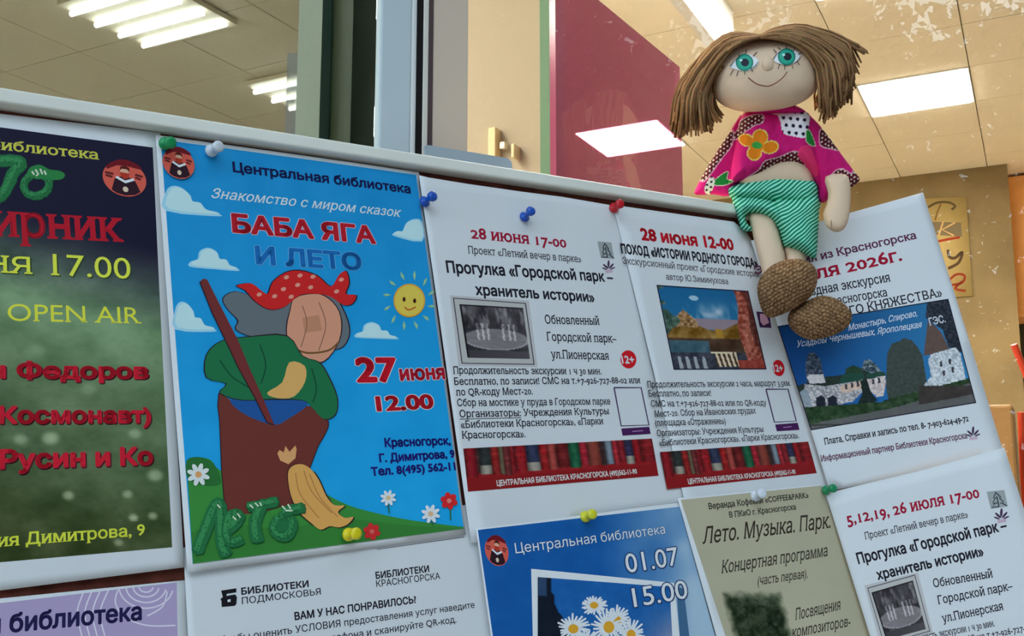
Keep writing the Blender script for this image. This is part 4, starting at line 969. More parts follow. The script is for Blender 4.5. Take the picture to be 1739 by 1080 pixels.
# -- the two sheets at the right end swing out from the board on their left edges
def swing(TL, BL, TR, dz):
    a = board(*TL, h=.0105); b = board(*BL, h=.0115); c = at_depth(*TR, dz)
    up = (a - b) / np.linalg.norm(a - b); x = c - a; n = np.cross(x, up); n /= np.linalg.norm(n)
    if np.dot(n, CAMO - a) < 0: n = -n
    x = np.cross(up, n); return (a, x, up, n)
pl = swing((1275, 410), (1409, 835), (1565, 327), 1.06)
S = Sheet('castle_notice', 'tilted white excursion notice with a photo of a white walled monastery, behind the doll hand', 'notice',
          [(1275, 409), (1300, 488), (1409, 834), (1706, 776), (1640, 560), (1567, 327), (1450, 360), (1340, 391)], pl, 0, warp=wv(.0006, 16, 12, .2))
PUR = (84, 40, 74)
S.text('Экскурсия из Красногорска', (1282, 466), (1557, 405), 13.5, PUR, 'gabbold'); S.text('июля 2026г.', (1334, 486), (1532, 442), 22, (140, 22, 50), 'gabbold', name='date_line')
S.text('Выездная экскурсия', (1346, 508), (1512, 478), 16, BLK, 'gab'); S.text('из Красногорска', (1382, 524), (1507, 503), 15, BLK, 'gab')
S.text('КОГО КНЯЖЕСТВА»', (1416, 541), (1600, 503), 15.5, BLK, 'gab', name='title_line')
def f_castle(X, Y, U, V):
    n = fbm(X, Y, 10, 1)[:, None]; n2 = fbm(X, Y, 2.6, 8)[:, None]
    c = np.array([14, 66, 132.]) * (1 - U[:, None] * .8) + np.array([52, 132, 184.]) * (U[:, None] * .8); c = c * (1 - .15 * (1 - V[:, None]))
    def put(P, col, t=30, nn=n2): m = inpoly(X, Y, P); c[m] = (np.array(col, float) + (nn - .5) * t)[m]
    put([(1355, 655), (1400, 640), (1440, 636), (1452, 622), (1470, 628), (1500, 640), (1500, 660), (1350, 668)], (30, 44, 40), 20)
    put([(1432, 645), (1436, 626), (1448, 620), (1462, 626), (1466, 642)], (30, 54, 40), 20)
    put([(1504, 655), (1506, 600), (1514, 584), (1526, 580), (1534, 574), (1548, 578), (1558, 590), (1566, 604), (1572, 640), (1576, 668), (1510, 690)], (50, 62, 60), 26)
    put([(1571, 540), (1574, 512), (1612, 506), (1626, 560), (1636, 600), (1610, 590), (1600, 560)], (34, 42, 54), 60)
    put([(1568, 604), (1575, 545), (1582, 548), (1598, 565), (1613, 596)], (78, 68, 66), 16)
    put([(1576, 612), (1580, 602), (1622, 590), (1630, 600), (1640, 645), (1600, 655), (1585, 660)], (160, 176, 190), 120)
    put([(1568, 655), (1580, 640), (1592, 638), (1596, 660), (1572, 664)], (150, 168, 180), 120)
    put([(1367, 620), (1372, 600), (1382, 598), (1392, 610), (1402, 650), (1370, 652)], (52, 66, 84), 130)
    put([(1370, 640), (1374, 636), (1398, 636), (1402, 650), (1374, 652)], (168, 176, 186), 40)
    put([(1430, 636), (1464, 632), (1468, 646), (1424, 652)], (26, 62, 54), 14)
    put([(1366, 652), (1400, 656), (1440, 650), (1464, 645), (1466, 664), (1448, 682), (1400, 692), (1364, 694)], (138, 146, 156), 150)
    put([(1424, 656), (1463, 646), (1464, 660), (1430, 668)], (170, 158, 150), 50)
    put([(1472, 642), (1502, 636), (1504, 650), (1500, 672), (1488, 674), (1478, 664)], (170, 168, 174), 90)
    put([(1470, 638), (1476, 630), (1502, 632), (1504, 638), (1474, 644)], (30, 62, 54), 10)
    put([(1462, 628), (1468, 612), (1476, 610), (1486, 618), (1496, 630), (1480, 634)], (70, 88, 100), 190)
    put([(1460, 646), (1470, 644), (1480, 668), (1490, 680), (1470, 692), (1456, 686), (1464, 668)], (24, 36, 36), 20)
    put([(1356, 668), (1366, 660), (1372, 664), (1380, 694), (1364, 696)], (116, 134, 148), 30)
    for bx in (1394, 1414): put([(bx - 8, 694), (bx - 9, 676), (bx, 671), (bx + 7, 676), (bx + 8, 690)], (24, 30, 44), 10)
    for bx, by in ((1436, 657), (1446, 654), (1456, 652), (1482, 648), (1492, 646), (1597, 618), (1612, 614), (1602, 634), (1617, 628)): put([(bx - 2, by - 4), (bx + 2, by - 5), (bx + 3, by + 4), (bx - 1, by + 5)], (44, 44, 54), 6)
    g = 692 - (X - 1364) * .07 ; m = Y > np.where(X < 1500, g, 680 - (X - 1500) * .26); c[m] = (np.array([34, 56, 36.]) + (n - .5) * 50 + (n2 - .5) * 20)[m]
    m = inpoly(X, Y, [(1366, 722), (1440, 708), (1520, 692), (1600, 668), (1652, 648), (1665, 690), (1376, 740)]); c[m] = (np.array([76, 82, 86.]) + (n - .5) * 16)[m]
    m = (Y > 655) & (X > 1560) & (Y < 700 - (X - 1500) * .2) ; c[m] = (np.array([50, 48, 48.]) + (n - .5) * 20)[m]
    m = (Y > 720) & (X < 1480) & (Y < 724 - (X - 1376) * .04); c[m] = (52, 58, 56)
    e = (U < .006) | (U > .994) | (V < .008) | (V > .99); c[e] = (24, 26, 44)
    return c
S.paint('monastery_photo', [(1320, 554), (1610, 507.5), (1657.5, 684.5), (1376.5, 731)], 230, 150, f_castle, label='photo of a white monastery with green roofs and a pointed tower under blue sky')
LT_ = (178, 194, 212)
S.text('Монастырь, Спирово,', (1440, 562), (1557, 537), 11, LT_, 'script', name='photo_line'); S.text('Усадьбы Чернышевых, Ярополецкая', (1352, 590), (1564, 556), 11, LT_, 'script', name='photo_line'); S.text('ГЭС.', (1578, 553), (1606, 547), 13, LT_, 'gabbold', name='photo_line')
S.text('Плата, Справки и запись по тел. 8- 7-903-624-49-72', (1400, 755), (1645, 715), 11, BLK, 'gabbold'); S.text('Информационный партнер Библиотеки Красногорска', (1394, 784), (1643, 744), 10.5, PUR, 'gabbold')
S.fleur_logo(1652, 738, 13)

pl = swing((1402, 838), (1480, 1090), (1705, 760), 1.0)
S = Sheet('july_notice', 'white walk notice listing four July dates, bottom right corner with a green pin', 'notice',
          [(1402, 838), (1480, 1090), (1540, 1285), (1860, 1215), (1786, 1010), (1705, 760), (1560, 800)], pl, .002, warp=wv(.0006, 16, 14, 1.1))
S.text('5,12,19, 26 июля 17-00', (1439, 891), (1664, 844.5), 20, (140, 24, 54), 'gabbold', name='date_line')
S.text('Проект «Летний вечер в парке»', (1469, 916), (1644, 878.5), 12.5, (56, 56, 66), 'gab')
S.text('Прогулка «Городской парк –', (1457, 957.5), (1711, 899), 19, BLK, 'bold', name='title_line'); S.text('хранитель истории»', (1490, 984.5), (1671, 943), 17.5, BLK, 'bold', name='title_line')
walk_picture(S, [(1472, 998), (1553, 975.5), (1579, 1072), (1500, 1094)], [(1479, 1006), (1549.5, 985.5), (1571.5, 1068), (1504, 1086)], 2)
S.text('Обновленный', (1585, 997.5), (1686, 980), 15, BLK, 'gab'); S.text('Городской парк–', (1592.6, 1026), (1720, 1001), 15, BLK, 'gab'); S.text('ул.Пионерская', (1600, 1057), (1704, 1035), 15, BLK, 'gab')
S.text('Продолжительность экскурсии 1 ч 30 мин.', (1500, 1100), (1689, 1063), 12, BLK, 'gab', name='details_line'); S.text('Бесплатно, по записи! СМС на т.+7-926-727-88-02 или', (1505, 1118), (1790, 1062), 12, BLK, 'gab', name='details_line')
S.tree_logo([(1675, 835), (1705, 832), (1711, 860), (1682, 864)]); S.fleur_logo(1700, 878, 14)

# ------------------------------------------------------------------ push pins
def lathe_on(P0, P1, prof, n=16):
    ax = P1 - P0; L = np.linalg.norm(ax); ax /= L; a = np.cross(ax, [0, 0, 1.0]); a /= np.linalg.norm(a); b = np.cross(ax, a); V = []; Fc = []
    for t, r in prof:
        for k in range(n):
            u = 2 * math.pi * k / n; V.append(ax * t + (a * math.cos(u) + b * math.sin(u)) * r)
    for i in range(len(prof) - 1):
        for k in range(n): Fc.append((i * n + k, i * n + (k + 1) % n, (i + 1) * n + (k + 1) % n, (i + 1) * n + k))
    Fc += [tuple(range(n))[::-1], tuple((len(prof) - 1) * n + k for k in range(n))]
    return V, Fc
def pin(base, head, col, label, h0=.0065, pl=None, hh=.0125, sc_=1.0):
    if pl is None: P0 = board(*base, h=h0); P1 = board(*head, h=h0 + hh)
    else: P0 = hit(base[0], base[1], pl[0] + pl[3] * .004, pl[3]); P1 = hit(head[0], head[1], pl[0] + pl[3] * (.004 + hh), pl[3])
    L = np.linalg.norm(P1 - P0); k = L / .0125; q = sc_
    v, f = lathe_on(P0, P1, [(-.0005 * k, .0015 * q), (0, .0035 * q), (.0012 * k, .0046 * q), (.0026 * k, .0046 * q), (.0036 * k, .0036 * q), (.0046 * k, .0024 * q), (.0078 * k, .0022 * q), (.0092 * k, .0030 * q), (.0104 * k, .0040 * q), (.0128 * k, .0042 * q), (.0138 * k, .0036 * q), (.0142 * k, .002 * q)])
    root = empty('push_pin', P0, label, 'push pin')
    mesh_obj('pin_grip', v, f, mat('pin_plastic', col, .3, .5), parent=root, smooth=True)
    v, f = lathe_on(P0, P1, [(-.007, .0002), (-.004, .0005), (0, .0005)], 8); mesh_obj('needle', v, f, m_steel, parent=root, smooth=True)
pin((279, 244), (290, 242), (.01, .33, .10), 'green push pin at the top left corner of the blue poster', hh=.010, h0=.005)
pin((357, 257), (371, 249), (.72, .76, .8), 'white push pin on the top edge of the blue poster', h0=.005)
pin((719, 344), (735, 333), (.01, .09, .48), 'blue push pin at the top left corner of the 17-00 notice')
pin((889, 370), (902, 358), (.01, .09, .48), 'blue push pin above the date of the 17-00 notice')
pin((1041, 354), (1053, 346), (.62, .01, .02), 'red push pin at the corner of the 12-00 notice', sc_=1.05)
pin((590, 908), (605, 906), (.85, .68, .01), 'yellow push pin at the bottom of the blue poster')
pin((992, 878), (1006, 873), (.72, .68, .03), 'yellow push pin at the top of the daisy poster', h0=.008)
pin((1281, 843), (1294, 838), (.72, .76, .8), 'white push pin at the top of the olive poster', h0=.009, sc_=1.1)
pin((1401, 833), (1415, 829), (.01, .27, .10), 'green push pin at the corner of the July notice', h0=.012, sc_=1.0)

# ------------------------------------------------------------------ rag doll sitting on the rail
DL = empty('rag_doll', at_depth(1318, 352, 1.05), 'rag doll with brown yarn hair, magenta top and green striped shorts on the rail', 'doll')
DLO = np.array(DL.location)
def dmesh(name, V, Fc, m, parent=None, **k):
    o = mesh_obj(name, [tuple(np.array(p) - DLO) for p in V], Fc, m, parent=parent or DL, **k); return o
def inflate(name, poly, depth, tf, tb, R, m, step=2.0, colorfn=None, parent=None, wrinkle=0, tilt=(0, 0), ws=14, pw=.5, smoothk=3, label=None):
    """closed cloth or limb form: outline in a plane across the view, swelling to thickness tf in front and tb behind"""
    P = smoothpoly(poly, smoothk) if smoothk else poly
    v, f = fill(P, step); v = np.array(v); nb = fill.nb
    d = polydist(v[:, 0], v[:, 1], P); d[:nb] = 0
    pr = np.power(np.clip(1 - (1 - np.clip(d / R, 0, 1)) ** 2, 0, 1), pw)
    cx, cy = v[:, 0].mean(), v[:, 1].mean(); base = depth + tilt[0] * (v[:, 0] - cx) + tilt[1] * (v[:, 1] - cy)
    wr = 0 if not wrinkle else wrinkle * (fbm(v[:, 0], v[:, 1] * .45, ws, 3) - .5) * np.clip(d / (R * .35), 0, 1)
    r = c2w(np.stack([(v[:, 0] - CX) / F, (v[:, 1] - CY) / F, np.ones(len(v))], 1))
    Vf = CAMO + r * (base - tf * pr - wr)[:, None]; Vb = CAMO + r * (base + tb * pr)[:, None]
    n = len(v); idx = np.arange(n) + n; idx[:nb] = np.arange(nb)
    remap = {}; V = list(Vf); 
    for i in range(nb, n): remap[i] = len(V); V.append(Vb[i])
    for i in range(nb): remap[i] = i
    Fc = []
    for q in f:
        a, b, c = v[q[0]], v[q[1]], v[q[2]]
        ccw = (b[0] - a[0]) * (c[1] - a[1]) - (b[1] - a[1]) * (c[0] - a[0]) > 0
        q = q if not ccw else q[::-1]
        Fc.append(tuple(q)); Fc.append(tuple(remap[i] for i in q[::-1]))
    pxy = np.concatenate([v, v[nb:]]); cols = None
    if colorfn: cols = colorfn(pxy[:, 0], pxy[:, 1])
    o = dmesh(name, V, Fc, m, parent, cols=cols, smooth=True, uv=pxy / 100.0)
    if label: o['label'] = label
    return o
CL = tuple(ink((178, 168, 151)))
m_skin = mat('calico_cloth', CL, .8, .15, bump=(900, .25, .0004), var=(30, .05))
# head
HX, HY, HA, HB, HN = 1298.0, 126.5, 95.0, 62.5, 2.45; HD = 1.035; HT = .044; HR = math.radians(-6)
def head_z(px, py):
    dx, dy = px - HX, py - HY; x = dx * math.cos(HR) + dy * math.sin(HR); y = -dx * math.sin(HR) + dy * math.cos(HR)
    q = np.clip(1 - np.abs(x / HA) ** HN - np.abs(y / HB) ** HN, 0, 1); return HT * q ** (1 / HN)
V = []; Fc = []; NU, NV = 56, 36
for j in range(NV + 1):
    th = math.pi * j / NV
    for i in range(NU):
        ph = 2 * math.pi * i / NU; p = np.array([math.cos(ph) * math.sin(th), math.cos(th), math.sin(ph) * math.sin(th)])
        p /= (np.abs(p) ** HN).sum() ** (1 / HN)
        x, y = p[0] * HA, -p[1] * HB; px = HX + x * math.cos(HR) - y * math.sin(HR); py = HY + x * math.sin(HR) + y * math.cos(HR)
        V.append(at_depth(px, py, HD - HT * p[2]))
for j in range(NV):
    for i in range(NU): Fc.append((j * NU + i, j * NU + (i + 1) % NU, (j + 1) * NU + (i + 1) % NU, (j + 1) * NU + i))
head = dmesh('head', V, Fc, m_skin, smooth=True)
# stitched nose
V = []; Fc = []
for j in range(13):
    th = math.pi * j / 12
    for i in range(20):
        ph = 2 * math.pi * i / 20; x, y, z = math.cos(ph) * math.sin(th), math.cos(th), math.sin(ph) * math.sin(th)
        V.append(at_depth(1303.5 + x * (12.5 + 1.5 * (-y)), 109 - y * 15, HD - HT + .0045 - z * .0075))
for j in range(12):
    for i in range(20): Fc.append((j * 20 + i, j * 20 + (i + 1) % 20, (j + 1) * 20 + (i + 1) % 20, (j + 1) * 20 + i))
dmesh('nose', V, Fc, m_skin, smooth=True)
_fk = [0]
def face(name, pts, col, smooth=0, label=None, k=None):
    if smooth: pts = smoothpoly(pts, smooth)
    if k is None: _fk[0] += 1; k = _fk[0]
    v, f = fill(pts, 3.0); V = [at_depth(x, y, HD - float(head_z(x, y)) - .0007 - .00007 * k) for x, y in v]
    f = [q if (v[q[1]][0] - v[q[0]][0]) * (v[q[2]][1] - v[q[0]][1]) - (v[q[1]][1] - v[q[0]][1]) * (v[q[2]][0] - v[q[0]][0]) < 0 else q[::-1] for q in f]
    o = dmesh(name, V, f, mat('fabric_paint', ink(col), .5, .3)); 
    if label: o['label'] = label
    return o
def fstroke(name, P, wd, col, sm=0):
    if sm: P = smoothpoly(P, sm, False)
    return face(name, ribbon(P, wd, .25), col)
for (pts, ic, pc, hl) in (([(1239.5, 113), (1250, 100), (1265, 91.5), (1279, 95), (1288.5, 104), (1281, 115), (1266, 121), (1252, 118)], (1264.4, 106), (1265.2, 106), (1259, 102)),
                          ([(1313.5, 101), (1322, 88), (1336, 82.5), (1351, 86), (1360, 96), (1350, 106), (1336, 110), (1323, 108)], (1336, 96.4), (1337.5, 96), (1331.5, 93))):
    face('eye_white', pts, (206, 220, 222), 3); face('iris', ellp(*ic, 15, 14.6, 0, 26), (16, 108, 98)); face('iris_light', ellp(*ic, 12.6, 12.2, 0, 24), (30, 142, 126))
    face('pupil', ellp(*pc, 6.8, 6.6, 0, 18), (12, 14, 34)); face('eye_glint', [(hl[0] - 4, hl[1] - 1), (hl[0], hl[1] - 2.4), (hl[0] + 2.4, hl[1] + .4), (hl[0] - 1, hl[1] + 3)], (150, 206, 208))
L1 = (40, 40, 52)
for P in ([(1266.3, 92), (1267.3, 83.5)], [(1279, 95.5), (1285.5, 88)], [(1254.5, 91.5), (1255.5, 96)], [(1245.5, 118), (1239.6, 127.5)], [(1253.8, 120), (1251, 129)], [(1265, 120.8), (1264.4, 126.8)], [(1276, 117), (1278.2, 122.5)],
          [(1325.5, 83.7), (1321, 80)], [(1319, 89.6), (1313.7, 83.7)], [(1335.6, 83), (1335.4, 76.3)], [(1347, 86.6), (1350, 80.7)], [(1355.8, 92), (1361, 89.6)], [(1324, 108), (1321.8, 117)], [(1333.2, 109.6), (1332.6, 118.5)], [(1345.5, 111), (1347, 117)], [(1354.4, 105), (1357.6, 110.4)]):
    fstroke('eyelash', P, 1.5, L1)
for P in ([(1239.6, 112.6), (1247, 103), (1257, 95)], [(1274.4, 117), (1282, 112), (1288, 104.4)], [(1313, 100.7), (1318, 93), (1325.5, 87)], [(1350, 106.6), (1356, 101.5), (1359.6, 95.5)]): fstroke('eye_outline', P, 1.3, L1, 3)
fstroke('eyebrow', [(1260, 79.5), (1272, 77.5), (1281.5, 78.8)], 3.2, (158, 150, 132), 3); fstroke('eyebrow', [(1311.5, 74.8), (1321, 74.2), (1331, 75)], 3.2, (152, 146, 128), 3)
fstroke('mouth', [(1270.7, 131.8), (1281.8, 140.7), (1292, 144.8), (1304, 146.4), (1314, 143), (1324, 136.5), (1332, 129), (1336.8, 121.4)], 1.9, (96, 40, 44), 4)
# yarn hair
def yarn_mat():
    m = bpy.data.materials.new('brown_yarn'); m.use_nodes = True; nt = m.node_tree; b = nt.nodes['Principled BSDF']; b.inputs['Roughness'].default_value = .95; b.inputs['Specular IOR Level'].default_value = .08
    at = nt.nodes.new('ShaderNodeAttribute'); at.attribute_name = 'Col'
    tc = nt.nodes.new('ShaderNodeTexCoord'); n = nt.nodes.new('ShaderNodeTexNoise'); n.inputs['Scale'].default_value = 420; n.inputs['Detail'].default_value = 2
    mx = nt.nodes.new('ShaderNodeMixRGB'); mx.blend_type = 'MULTIPLY'; mx.inputs[0].default_value = .55; nt.links.new(at.outputs['Color'], mx.inputs[1]); nt.links.new(n.outputs['Color'], mx.inputs[2]); nt.links.new(mx.outputs[0], b.inputs['Base Color'])
    bp = nt.nodes.new('ShaderNodeBump'); bp.inputs['Strength'].default_value = .5; bp.inputs['Distance'].default_value = .0008
    nt.links.new(tc.outputs['Object'], n.inputs['Vector']); nt.links.new(n.outputs['Fac'], bp.inputs['Height']); nt.links.new(bp.outputs[0], b.inputs['Normal'])
    return m
m_yarn = yarn_mat(); hr = random.Random(21)
def lerp_path(A, B, t, n=11):
    A = smoothpoly(A, 6, False); B = smoothpoly(B, 6, False); out = []
    for i in range(n):
        u = i / (n - 1); a = np.array(A[int(round(u * (len(A) - 1)))]); b = np.array(B[int(round(u * (len(B) - 1)))]); out.append(a * (1 - t) + b * t)
    return out
def hair(name, inner, outer, N, front, seed, zfall, cnt_back):
    V, Fc, CC = [], [], []
    for s_ in range(N + cnt_back):
        backs = s_ >= N; t = hr.random() ** .8 if not backs else hr.random() * 1.0
        P = lerp_path(inner, outer, t); w1, w2 = hr.uniform(-8, 8), hr.uniform(0, 6.28); ext = hr.uniform(.75, 1.25); w3 = hr.uniform(.6, 1.8)
        pts = []
        for i, p in enumerate(P):
            u = i / (len(P) - 1); q = p + np.array([math.sin(u * 9 + w2) * 2.4 * w3 * u + w1 * u, math.cos(u * 8 + w2) * 1.6 * w3 * u])
            if i >= len(P) - 2: q = q + (P[-1] - P[-3]) * (ext - 1) * (2.2 if i == len(P) - 1 else .8)
            zf = front * math.sqrt(max(0, 1 - t * t)) * (1 - zfall * u ** 2)
            hz = float(head_z(q[0], q[1])); zz = max(zf + .004 * math.sin(w2 * 3), hz + .003 if t < .5 else 0)
            if backs: zz = -front * math.sqrt(max(0, 1 - t * t)) * (1 - zfall * u ** 2) * hr.uniform(.9, 1.0)
            zz += .0012 * math.sin(u * 8 + w2 * 2)
            pts.append(at_depth(q[0], q[1], HD - zz))
        v, f = tube(pts, hr.uniform(.0012, .0018), 6, taper=[.9] * 3 + [1] * (len(pts) - 4) + [.7]); k = len(V); V += v; Fc += [tuple(i + k for i in q) for q in f]; q_ = hr.random(); CC += [tuple(np.array(ink((78, 58, 38))) * (1 - q_) + np.array(ink((158, 132, 98))) * q_)] * len(v)
    o = dmesh(name, V, Fc, m_yarn, smooth=True, cols=np.array(CC)); return o
hair('hair', [(1291, 64), (1263, 73), (1240, 88), (1223, 110), (1210, 136), (1198, 168), (1206, 204)], [(1291, 61), (1262, 56), (1238, 57), (1212, 73), (1184, 108), (1157, 150), (1145, 202)], 150, .040, 1, .25, 60)
hair('hair', [(1291, 64), (1308, 64), (1334, 69), (1358, 79), (1380, 97), (1394, 124), (1396, 182)], [(1291, 62), (1310, 51), (1340, 43), (1368, 43), (1408, 56), (1442, 74), (1456, 100)], 120, .040, 2, .35, 40)
hair('hair', [(1296, 62), (1322, 62), (1352, 70), (1380, 86), (1400, 112), (1408, 150), (1400, 190)], [(1296, 60), (1324, 50), (1360, 50), (1398, 62), (1428, 84), (1446, 112), (1446, 146)], 100, .030, 3, .5, 30)
hair('hair', [(1230, 112), (1216, 134), (1214, 160), (1218, 182), (1228, 196)], [(1216, 112), (1194, 138), (1174, 176), (1162, 204), (1160, 216)], 80, .018, 4, .7, 20)
hair('hair', [(1296, 60), (1330, 50), (1370, 50), (1408, 60), (1436, 74), (1458, 86)], [(1296, 59), (1330, 46), (1370, 45), (1410, 55), (1440, 70), (1463, 84)], 10, .012, 5, .5, 2)
hair('hair', [(1206, 146), (1202, 168), (1200, 190), (1208, 214)], [(1172, 140), (1158, 166), (1150, 190), (1150, 216)], 60, .026, 6, .3, 20)
hair('hair', [(1392, 110), (1392, 136), (1386, 160), (1386, 186)], [(1440, 92), (1448, 112), (1444, 134), (1436, 158)], 50, .030, 7, .3, 20)
# body under the top
inflate('body', [(1268, 176), (1330, 172), (1362, 190), (1380, 240), (1386, 318), (1340, 326), (1262, 322), (1250, 270), (1256, 210)], 1.052, .020, .014, 34, m_skin, 4)
def near(X, Y, c, r): return np.hypot(X - c[0], Y - c[1]) < r
MAG = (160, 20, 100); MAR = (70, 14, 30)
def shirt_col(X, Y):
    C = np.zeros((len(X), 3)); C[:] = MAG; C += (fbm(X, Y, 20, 5)[:, None] - .5) * 14
    def region(P, col): m = inpoly(X, Y, smoothpoly(P, 3)); C[m] = col; return m
    def edge(P, w_, col): m = polydist(X, Y, smoothpoly(P, 3)) < w_; C[m] = col
    def dots(m, col, s_, r, ang=.5, ph=0):
        u = (X * math.cos(ang) + Y * math.sin(ang)) / s_; v = (-X * math.sin(ang) + Y * math.cos(ang)) / s_ + ph
        u = u + .5 * (np.floor(v) % 2); C[m & (np.hypot(u - np.floor(u) - .5, v - np.floor(v) - .5) < r)] = col
    for P in ([(1254, 220), (1258, 206), (1272, 198), (1286, 195), (1296, 197), (1294, 208), (1282, 212), (1264, 224), (1250, 236), (1243, 232)],
              [(1244, 222), (1232, 234), (1216, 256), (1200, 284), (1190, 304), (1197, 306), (1210, 290), (1226, 268), (1242, 246)],
              [(1288, 290), (1300, 274), (1322, 268), (1346, 258), (1358, 262), (1366, 282), (1350, 276), (1326, 280), (1304, 290), (1284, 302), (1264, 306)],
              [(1393, 222), (1402, 222), (1414, 240), (1424, 254), (1412, 252), (1394, 246)],
              [(1412, 300), (1420, 290), (1432, 288), (1446, 296), (1452, 288), (1460, 306), (1442, 322), (1436, 322), (1434, 312), (1420, 310)]):
        edge(P, 1.6, (196, 150, 170)); m = region(P, MAR); dots(m, (200, 188, 180), 6.4, .23)
    P = [(1324, 192), (1372, 190), (1371, 226), (1366, 234), (1350, 232), (1330, 226), (1326, 208)]; m = region(P, (196, 192, 206)); dots(m, (26, 14, 40), 12, .26, .1)
    for P in ([(1358, 252), (1372, 246), (1382, 262), (1390, 290), (1384, 300), (1368, 280), (1356, 268)],): region(P, (196, 44, 96))
    for P in ([(1370, 222), (1376, 224), (1384, 248), (1370, 240)], [(1210, 312), (1224, 298), (1236, 292), (1234, 304), (1244, 308), (1230, 314)]): edge(P, 1.2, (190, 190, 180)); region(P, (24, 116, 46))
    P = [(1196, 320), (1206, 300), (1214, 306), (1210, 322), (1202, 332)]; m = region(P, (196, 196, 190)); dots(m, (24, 14, 26), 8, .28)
    pet = [(1291, 233, 12, 12, 0), (1268, 238, 12.5, 9, 20), (1308, 250, 13, 9.5, -12), (1281, 260, 11, 11, 0), (1285, 247, 12, 12, 0)]
    for ex_ in (1.9, 0):
        for x, y, a, b, r_ in pet: C[inpoly(X, Y, ellp(x, y, a + ex_, b + ex_, r_, 20))] = (212, 180, 90) if ex_ else (204, 110, 22)
    C[inpoly(X, Y, ellp(1285.5, 246.7, 9, 6, 8, 16))] = (44, 136, 60)
    return ink_arr(C)
m_shirt = vcol_mat('printed_cotton', .8, .15, bump=(260, .35, .0012))
inflate('sleeve', [(1264, 192), (1250, 206), (1238, 226), (1213, 264), (1191, 302), (1179, 328), (1195, 331), (1212, 330), (1236, 333), (1252, 316), (1266, 280), (1276, 230)], 1.052, .010, .008, 18, m_shirt, 1.25, shirt_col, wrinkle=.004)
inflate('sleeve', [(1362, 190), (1384, 204), (1397, 219), (1416, 244), (1432, 266), (1450, 290), (1460, 306), (1440, 322), (1416, 334), (1393, 344), (1388, 310), (1376, 260)], 1.045, .012, .010, 20, m_shirt, 1.25, shirt_col, wrinkle=.004)
inflate('blouse', [(1264, 190), (1290, 184), (1320, 188), (1350, 186), (1372, 191), (1384, 214), (1390, 250), (1394, 300), (1396, 330), (1388, 318), (1376, 298), (1364, 286), (1346, 282), (1328, 283), (1312, 289), (1296, 298), (1278, 305), (1256, 309), (1236, 314), (1238, 290), (1246, 250), (1254, 212)], 1.049, .026, .015, 30, m_shirt, 1.2, shirt_col, wrinkle=.005, ws=20)
inflate('collar', [(1268, 190), (1284, 180), (1310, 178), (1340, 176), (1362, 184), (1366, 192), (1330, 194), (1290, 196)], 1.044, .018, .012, 9, mat('magenta_cotton', ink(MAG), .8, .15), 2.5)
# shorts with diagonal ribbing
def stripe_mat():
    m = bpy.data.materials.new('green_striped_jersey'); m.use_nodes = True; nt = m.node_tree; b = nt.nodes['Principled BSDF']; b.inputs['Roughness'].default_value = .85; b.inputs['Specular IOR Level'].default_value = .15
    uv = nt.nodes.new('ShaderNodeUVMap'); uv.uv_map = 'UVMap'; mp = nt.nodes.new('ShaderNodeMapping'); mp.inputs['Rotation'].default_value = (0, 0, math.radians(-52))
    nz = nt.nodes.new('ShaderNodeTexNoise'); nz.inputs['Scale'].default_value = 2.2; nz.inputs['Detail'].default_value = 1; ad = nt.nodes.new('ShaderNodeMixRGB'); ad.blend_type = 'ADD'; ad.inputs[0].default_value = .14
    wv_ = nt.nodes.new('ShaderNodeTexWave'); wv_.inputs['Scale'].default_value = 5.6; wv_.inputs['Distortion'].default_value = .25; wv_.inputs['Detail'].default_value = 2; wv_.inputs['Detail Scale'].default_value = 12
    r = nt.nodes.new('ShaderNodeValToRGB'); e = r.color_ramp.elements; e[0].position = .42; e[1].position = .62; e[0].color = (*ink((14, 104, 84)), 1); e[1].color = (*ink((112, 196, 180)), 1)
    bp = nt.nodes.new('ShaderNodeBump'); bp.inputs['Strength'].default_value = .5; bp.inputs['Distance'].default_value = .001
    nt.links.new(uv.outputs[0], ad.inputs[1]); nt.links.new(uv.outputs[0], nz.inputs['Vector']); nt.links.new(nz.outputs['Color'], ad.inputs[2]); nt.links.new(ad.outputs[0], mp.inputs[0]); nt.links.new(mp.outputs[0], wv_.inputs[0])
    nt.links.new(wv_.outputs['Fac'], r.inputs[0]); nt.links.new(r.outputs[0], b.inputs['Base Color']); nt.links.new(wv_.outputs['Fac'], bp.inputs['Height']); nt.links.new(bp.outputs[0], b.inputs['Normal']); return m
m_str = stripe_mat()
inflate('shorts', [(1236, 320), (1262, 308), (1300, 300), (1340, 298), (1385, 306), (1391, 330), (1390, 356), (1340, 350), (1300, 344), (1262, 342), (1242, 336)], 1.050, .024, .014, 24, m_str, 2.5, wrinkle=.003)
inflate('shorts_leg', [(1243, 334), (1262, 332), (1290, 334), (1320, 342), (1334, 356), (1334, 390), (1330, 414), (1322, 392), (1310, 374), (1292, 364), (1274, 363), (1267, 368), (1270, 380), (1279, 388), (1274, 393), (1260, 390), (1252, 370)], 1.040, .024, .012, 22, m_str, 2.2, wrinkle=.004, tilt=(0, -.0002))
inflate('shorts_leg', [(1316, 340), (1350, 336), (1388, 334), (1391, 360), (1389, 400), (1385, 438), (1368, 432), (1350, 424), (1331, 418), (1326, 396), (1316, 372)], 1.034, .026, .012, 24, m_str, 2.2, wrinkle=.004, tilt=(0, -.0002))
inflate('leg', [(1272, 362), (1296, 358), (1316, 366), (1322, 384), (1328, 412), (1334, 440), (1330, 468), (1300, 474), (1292, 452), (1283, 418), (1277, 392)], 1.024, .013, .012, 22, m_skin, 4, tilt=(0, -.0003))
